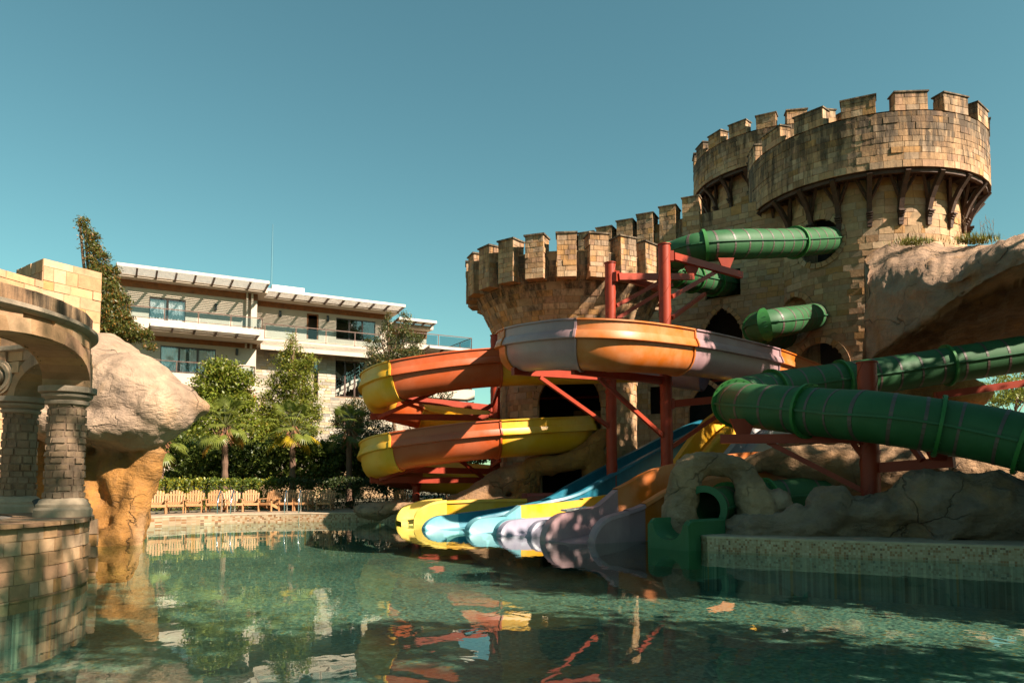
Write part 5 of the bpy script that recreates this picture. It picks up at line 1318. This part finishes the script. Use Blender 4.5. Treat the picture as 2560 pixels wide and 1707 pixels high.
def hedge(label, x0, x1, Y0, Y1, ztop, n, col, alt, falt):
    a, b = P(x0, 1200, Y0), P(x1, 1200, Y1); L = b - a
    u = nrs.rand(n); h = nrs.rand(n); w = nrs.uniform(-.45, .45, n)
    s_ = nrs.randint(0, 3, n); w[s_ == 0] = -.48; h[s_ == 1] = 1 - nrs.rand((s_ == 1).sum()) * .12
    pts = a + L * u[:, None]; pts[:, 1] += w + .1 * np.sin(u * 40); pts[:, 2] = DZ + .05 + h * (ztop - DZ) + nrs.normal(size=n) * .05 + .05 * np.sin(u * 23)
    c0 = np.array([(a[0] + b[0]) / 2, (a[1] + b[1]) / 2, DZ])
    root = thing('hedge', label, 'hedge', c0, group='clipped hedge behind the wooden chairs')
    link('foliage', leaf_mesh('foliage', pts - c0, np.array([0, -.5, .6]), .11, leaf_cols(n, col, alt, falt)), root)
    mb = MB()
    for k in range(12):
        q = a + L * (k + .5) / 12; mb.tube([(q[0], q[1], DZ), (q[0] + .1, q[1], DZ + .6)], .03, 5, (.1, .06, .04))
    part('stems', mb, 'bark', root, kind='stuff')
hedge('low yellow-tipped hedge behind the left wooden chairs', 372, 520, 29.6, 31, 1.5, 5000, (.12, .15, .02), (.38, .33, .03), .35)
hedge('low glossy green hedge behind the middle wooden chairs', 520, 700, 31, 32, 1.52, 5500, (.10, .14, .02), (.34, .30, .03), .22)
hedge('low dark shaded hedge behind the right wooden chairs and lone chair', 700, 1180, 32, 32.6, 1.55, 9000, (.045, .065, .016), None, 0)  # same hedge, leaf colour darkened to stand for the shade here

# fan palms
def blade_fan(r, n, seed):
    rs = random.Random(seed); mb = MB(); c1 = (.165, .19, .032)
    for i in range(n):
        a = R(-118 + 236 * i / (n - 1)); L = r * (1 - .25 * abs(i / (n - 1) - .5) * 2) * rs.uniform(.9, 1.05); d = np.array([math.cos(a), math.sin(a), 0]); t = np.array([-d[1], d[0], 0])
        w = r * .043; dr = rs.uniform(.12, .3)
        p0 = d * r * .06; p1 = d * L * .6 + (0, 0, -.03 * r); p2 = d * L + (0, 0, -dr * r)
        col = tuple(np.array(c1) * rs.uniform(.75, 1.2))
        mb.add([p0, p1 + t * w + (0, 0, .02), p2, p1 - t * w + (0, 0, .02)], [(0, 1, 2, 3)], col)
    return mb
FAN = [blade_fan(.62, 26, k).mesh('frond', ['leaf']) for k in range(3)]
def recol(me, f):
    m2 = me.copy(); a = m2.color_attributes['col']; k = np.empty(len(a.data) * 4, np.float32); a.data.foreach_get('color', k); k = k.reshape(-1, 4); k[:, :3] *= np.array(f); a.data.foreach_set('color', k.ravel()); return m2
FANY = recol(FAN[0], (2.6, 1.6, .5)); FANB = recol(FAN[1], (1.6, .7, .5)); FAN_SHADED = recol(FAN[2], (.6, .65, .7))  # last copy darkened and cooled: shade put into the frond colour
def palm(label, px, pcy, Y, nf, sc, dark=False, yellow=False, lean=0):
    b = np.array(gnd(px, Y)); cz = P(px, pcy, Y); cz[0] += lean
    root = thing('fan_palm', label, 'palm', b, group='fan palms before the hotel')
    mb = MB(); k = 14; pts = [b + (cz - b) * f for f in np.linspace(0, 1, k)]; mb.tube(pts, [.13 + .03 * (i % 2) - .02 * i / k for i in range(k)], 10, (.13, .075, .05)); part('trunk', mb, 'bark', root)
    mb = MB()
    for i in range(60):
        a = rnd.uniform(0, 6.28); z = rnd.uniform(-.7, .05); r = .14 + .12 * rnd.random(); p = cz + (r * math.cos(a), r * math.sin(a), z)
        mb.bar(p, p + (.16 * math.cos(a), .16 * math.sin(a), -.22), .03, .02, (.22, .10, .05))
    part('fibre_skirt', mb, 'bark', root, kind='stuff')
    for i in range(nf):
        f = i / nf; az = i * 2.399 + rnd.uniform(-.3, .3); el = R(78 - 125 * f + rnd.uniform(-8, 8)); L = sc * rnd.uniform(.75, 1.05)
        d = np.array([math.cos(az) * math.cos(el), math.sin(az) * math.cos(el), math.sin(el)]); e = cz + d * L + (0, 0, -.12 * L * (1 - math.sin(el)))
        mb = MB(); mb.tube([cz + (0, 0, -.05), (cz + e) / 2 + (0, 0, .06 * L), e], [.02, .014, .012], 5, (.12, .13, .04)); pt = part('petiole', mb, 'leaf', root)
        me = FANY if yellow and f > .72 and rnd.random() < .8 else FAN_SHADED if dark else FANB if f > .92 else FAN[i % 3]
        o = link('frond', me, pt); o.location = e - org(pt)
        x = Vector((d[0], d[1], d[2] - .35)).normalized(); y = Vector((0, 0, 1)).cross(x).normalized(); z = x.cross(y)
        o.rotation_euler = Matrix((x, y, z)).transposed().to_euler(); s = sc * rnd.uniform(.85, 1.1); o.scale = (s, s, s)
palm('fan palm with a bare trunk and wide green fronds, second from left', 563, 1062, 32.6, 26, 1.02)
palm('fan palm with drooping yellow lower fronds', 732, 1068, 32.9, 26, 1.0, yellow=True)
palm('dark shaded fan palm left of the yellow coils', 873, 1072, 33.4, 22, .95, dark=True)
palm('fan palm half hidden by the mushroom boulder', 402, 1095, 31.6, 20, .95)
# grasses on the cliff, palm tip on the tower, trees at far right
def tuft(label, px, py, Y, w, h, n, cat='grass tuft'):
    c = P(px, py, Y); root = thing('grass_tuft', label, cat, c, group='plants growing on the cliff top'); mb = MB()
    for i in range(n):
        x = rnd.gauss(0, .42) * pxm(w, Y); y = rnd.uniform(-.3, .5); L = pxm(h, Y) * rnd.uniform(.25, .75); a = rnd.uniform(0, 6.28); k = rnd.uniform(.1, .6) * L
        p = c + (x, y, 0); q = p + (k * math.cos(a), k * math.sin(a), L); t = np.array([-math.sin(a), math.cos(a), 0]) * .018
        col = tuple(np.array((.17, .19, .025)) * rnd.uniform(.5, 1.3) * (1, rnd.uniform(.7, 1), 1))
        mb.add([p - t, p + t, q], [(0, 1, 2)], col)
    part('blades', mb, 'leaf', root, kind='stuff'); mb = MB()
    for i in range(10):
        x = rnd.uniform(-.5, .7) * pxm(w, Y); p = c + (x, .2, 0); L = pxm(h, Y) * rnd.uniform(1.2, 2.2)
        q = p + (rnd.gauss(0, .16), rnd.gauss(0, .1), L); mb.tube([p, (p + q) / 2 + (.03, 0, 0), q], [.012, .008, .004], 4, (.22, .13, .07))
        for k in range(3): mb.bar(p + (q - p) * (.5 + .15 * k), p + (q - p) * (.6 + .15 * k) + (rnd.gauss(0, .08), 0, .03), .008, .008, (.22, .13, .07))
    part('dry_stalks', mb, 'bark', root, kind='stuff')
tuft('grass tuft with dry stalks on the left shoulder of the cliff top', 2290, 606, 29.4, 60, 26, 420); tuft('wider grass tuft on the right of the cliff top against the sky', 2440, 602, 28.2, 70, 34, 520)
tree('young_palm', 'tiny green plant tip between two merlons of the great tower', 'plant', P(2255, 300, 34.2), [bl(2252, 256, 34.2, 9, 12, .2)], 160, .3, (.16, .2, .03), None, .03, .1, 5, limbs=3)
tree('distant_tree', 'yellow-green feathery tree in the gap under the green tube at the right edge', 'tree', gnd(2500, 46), [bl(2500, 975, 46, 60, 40, 1.5), bl(2470, 1010, 46, 40, 26, 1.2), bl(2550, 950, 47, 50, 36, 1.4), bl(2620, 980, 47, 60, 40, 1.4)], 4500, .2, (.16, .18, .022), None, .12, .22, 2.6)
tree('distant_tree', 'small dark round tree far away at the right edge of the gap', 'tree', gnd(2545, 70), [bl(2538, 992, 70, 26, 14, 1.5)], 900, .35, (.05, .08, .02), None, .1, .3)
# trees standing right of the view: they throw the dappled shade on the near water, the rocks and the arcade
def shade_tree(label, x, y, ztop, zlow, rx, ry, n, size=.34):
    bs = []
    for k in range(14):
        a = rnd.uniform(0, 6.28); q = rnd.uniform(.1, .75); z = rnd.uniform(zlow, ztop)
        bs.append((np.array([x + rx * q * math.cos(a), y + ry * q * math.sin(a), z]), (rx * .42, ry * .42, (ztop - zlow) * .2)))
    tree('plane_tree', label, 'tree', (x, y, DZ), bs, n, size, (.07, .10, .02), None, .28, .34, 1.7, group='trees beyond the right of the pool', limbs=14)
shade_tree('broad tree right of the pool behind the shaded rock bank', 14.6, 11.4, 11.2, 1.5, 3.5, 3.3, 24000)
shade_tree('taller tree right of the pool shading the right end of the green tube', 18.8, 10.6, 15.2, 2.0, 3.9, 3.5, 24000)
shade_tree('broadleaf tree on the near right bank of the pool, behind the viewer', 13.2, 2.0, 12.5, 1.5, 4.2, 5.0, 22000, .32)
shade_tree('very tall tree behind the viewer whose crown shades the arcade', 9.2, .6, 20.0, 10.5, 3.8, 4.2, 5200, .30)
shade_tree('added unseen tree right of the overhanging cliff, shading the squat tower', 20.6, 17.4, 21.5, 4.0, 3.6, 3.4, 22000, .42)  # added out of view to shade the squat tower's foot and the slides

# ------------------------------------------------------------------ wooden chairs
def make_chair(label):
    root = thing('adirondack_chair', label, 'chair', (0, 0, 0), group='wooden pool chairs')
    base = np.array((.39, .195, .082))
    def C(): return tuple(base * rnd.uniform(.82, 1.14))
    tilt = R(22)
    bx = np.array((1., 0, 0)); by = np.array((0, math.sin(tilt), math.cos(tilt))); bz = np.cross(bx, by)
    hs_ = [.60, .68, .73, .75, .73, .68, .60]
    for i, h in enumerate(hs_):
        xo = (i - 3) * .098; fan = (i - 3) * .012
        mb = MB(); b0 = np.array((xo * .9, .16, .30)); w0, w1 = .062, .078; pr = []
        for s_, hh, w in ((0, 0, w0), (0, h - .05, w1), (0, h - .012, w1 * .8), (0, h, w1 * .4)):
            pr.append((xo + fan * hh / h * 1.6, hh, w))
        V = []
        for x, hh, w in pr:
            o = np.array((x * .95, .16, .28)) + by * hh
            V += [o - bx * w / 2 + bz * -.012, o + bx * w / 2 + bz * -.012, o + bx * w / 2 + bz * .012, o - bx * w / 2 + bz * .012]
        mb.grid(np.array(V).reshape(4, 4, 3), close_v=True, col=C()); n = 12; mb.add(np.array(V)[12:16], [(0, 1, 2, 3)], C())
        part('back_slat', mb, 'chair_wood', root)
    mb = MB(); mb.bar((-.31, .20, .43), (.31, .20, .43), .03, .08, C()); mb.bar((-.33, .36, .78), (.33, .36, .78), .03, .06, C()); part('back_rail', mb, 'chair_wood', root)
    root.scale = (.87, .87, .87)
    mb = MB()
    for k in range(5): mb.box((0, -.36 + k * .105, .375 - k * .028), (.56, .095, .022), None, C())
    mb.box((0, -.415, .335), (.58, .022, .1), None, C()); part('seat', mb, 'chair_wood', root)
    for sg in (-1, 1):
        mb = MB(); mb.box((sg * .35, -.06, .56), (.13, .70, .024), None, C()); mb.box((sg * .31, -.34, .50), (.04, .1, .1), None, C()); part('armrest', mb, 'chair_wood', root)
        mb = MB(); mb.box((sg * .315, -.34, .275), (.035, .09, .55), None, C()); part('front_leg', mb, 'chair_wood', root)
        mb = MB(); mb.bar((sg * .28, -.40, .35), (sg * .28, .52, .03), .03, .12, C()); mb.box((sg * .29, .32, .3), (.03, .07, .5), None, C()); part('rear_leg', mb, 'chair_wood', root)
    return root
CH = [(397, 26.9, 3, 'leftmost wooden chair, partly hidden by the boulder stem'), (443, 27.5, 0, 'second wooden chair from the left in front of the yellow-tipped hedge'), (490, 28.1, -3, 'third wooden chair from the left, just left of the first pool ladder'), (541, 28.6, -6, 'wooden chair right behind the left rail of the first pool ladder'),
      (586, 28.8, 14, 'wooden chair right behind the right rail of the first pool ladder'), (630, 29.1, 3, 'wooden chair just right of the first pool ladder'), (677, 29.4, -32, 'wooden chair turned to the left between the two pool ladders'),
      (723, 29.8, -14, 'half-shaded wooden chair left of the second pool ladder'), (763, 29.8, -20, 'half-shaded wooden chair right of the second pool ladder'), (816, 30.0, -12, 'dark shaded wooden chair at the right end of the row'), (1008, 29.6, 16, 'lone shaded wooden chair under the yellow coils')]
ch0 = make_chair(CH[0][3])
for i, (px, Y, rz, lab) in enumerate(CH):
    x = (px - CX) / FPX * Y
    loc = (x, Y, DZ + .004); rz += math.degrees(math.atan2(-x, Y)) * .85
    if i == 0: ch0.location = loc; ch0.rotation_euler.z = R(rz)
    else: dup(ch0, loc, R(rz), lab)
# ------------------------------------------------------------------ pool ladders, spot lamps
def ladder(px0, px1, Y, label):
    xa, xb = (px0 - CX) / FPX * Y, (px1 - CX) / FPX * Y; root = thing('pool_ladder', label, 'ladder', ((xa + xb) / 2, Y, DZ), group='pool ladders')
    for x in (xa, xb):
        pts = catmull(np.array([(x - .12, Y + .55, DZ), (x - .10, Y + .52, DZ + .45), (x - .08, Y + .40, DZ + .78), (x - .03, Y + .15, DZ + .80), (x, Y - .12, DZ + .45), (x + .02, Y - .2, DZ - .1), (x + .02, Y - .2, -.8)]), 8)
        mb = MB(); mb.tube(pts, .024, 10); part('rail', mb, 'chrome', root, smooth=True)
    for z in (.05, -.2, -.45):
        mb = MB(); mb.box(((xa + xb) / 2 + .02, Y - .2, z), (abs(xb - xa) - .03, .08, .02)); part('step', mb, 'chrome', root)
ladder(551, 584, 27.3, 'left chrome pool ladder in front of the middle wooden chairs'); ladder(717, 752, 28.0, 'right chrome pool ladder near the shaded chairs')
def spot(px, py, Y, label, aim):
    c = P(px, py, Y); c[2] = 1.0; root = thing('spot_lamp', label, 'lamp', c, group='spot lamps on the pedestal wall')
    mb = MB(); mb.box(c + (0, 0, .012), (.09, .09, .024)); mb.bar(c + (-.055, 0, .02), c + (-.055, 0, .15), .012, .03); mb.bar(c + (.055, 0, .02), c + (.055, 0, .15), .012, .03); part('bracket', mb, 'black_metal', root)
    mb = MB(); d = np.array(aim, float); d /= np.linalg.norm(d); q = c + (0, 0, .14); mb.tube([q - d * .08, q - d * .06, q + d * .06, q + d * .085], [.03, .05, .055, .062], 14); part('lamp_head', mb, 'black_metal', root, auto=40)
spot(153, 1280, 12.1, 'small black spot lamp in front of the nearer column', (.15, .1, 1)); spot(93, 1280, 12.4, 'tilted black spot lamp left of the nearer column', (-.5, .3, .8)); spot(213, 1276, 12.2, 'black spot lamp at the right corner of the pedestal wall', (-.4, .3, .9)); spot(56, 1270, 13.0, 'black spot lamp at the foot of the farther column', (0, .1, 1))
finish_masonry()
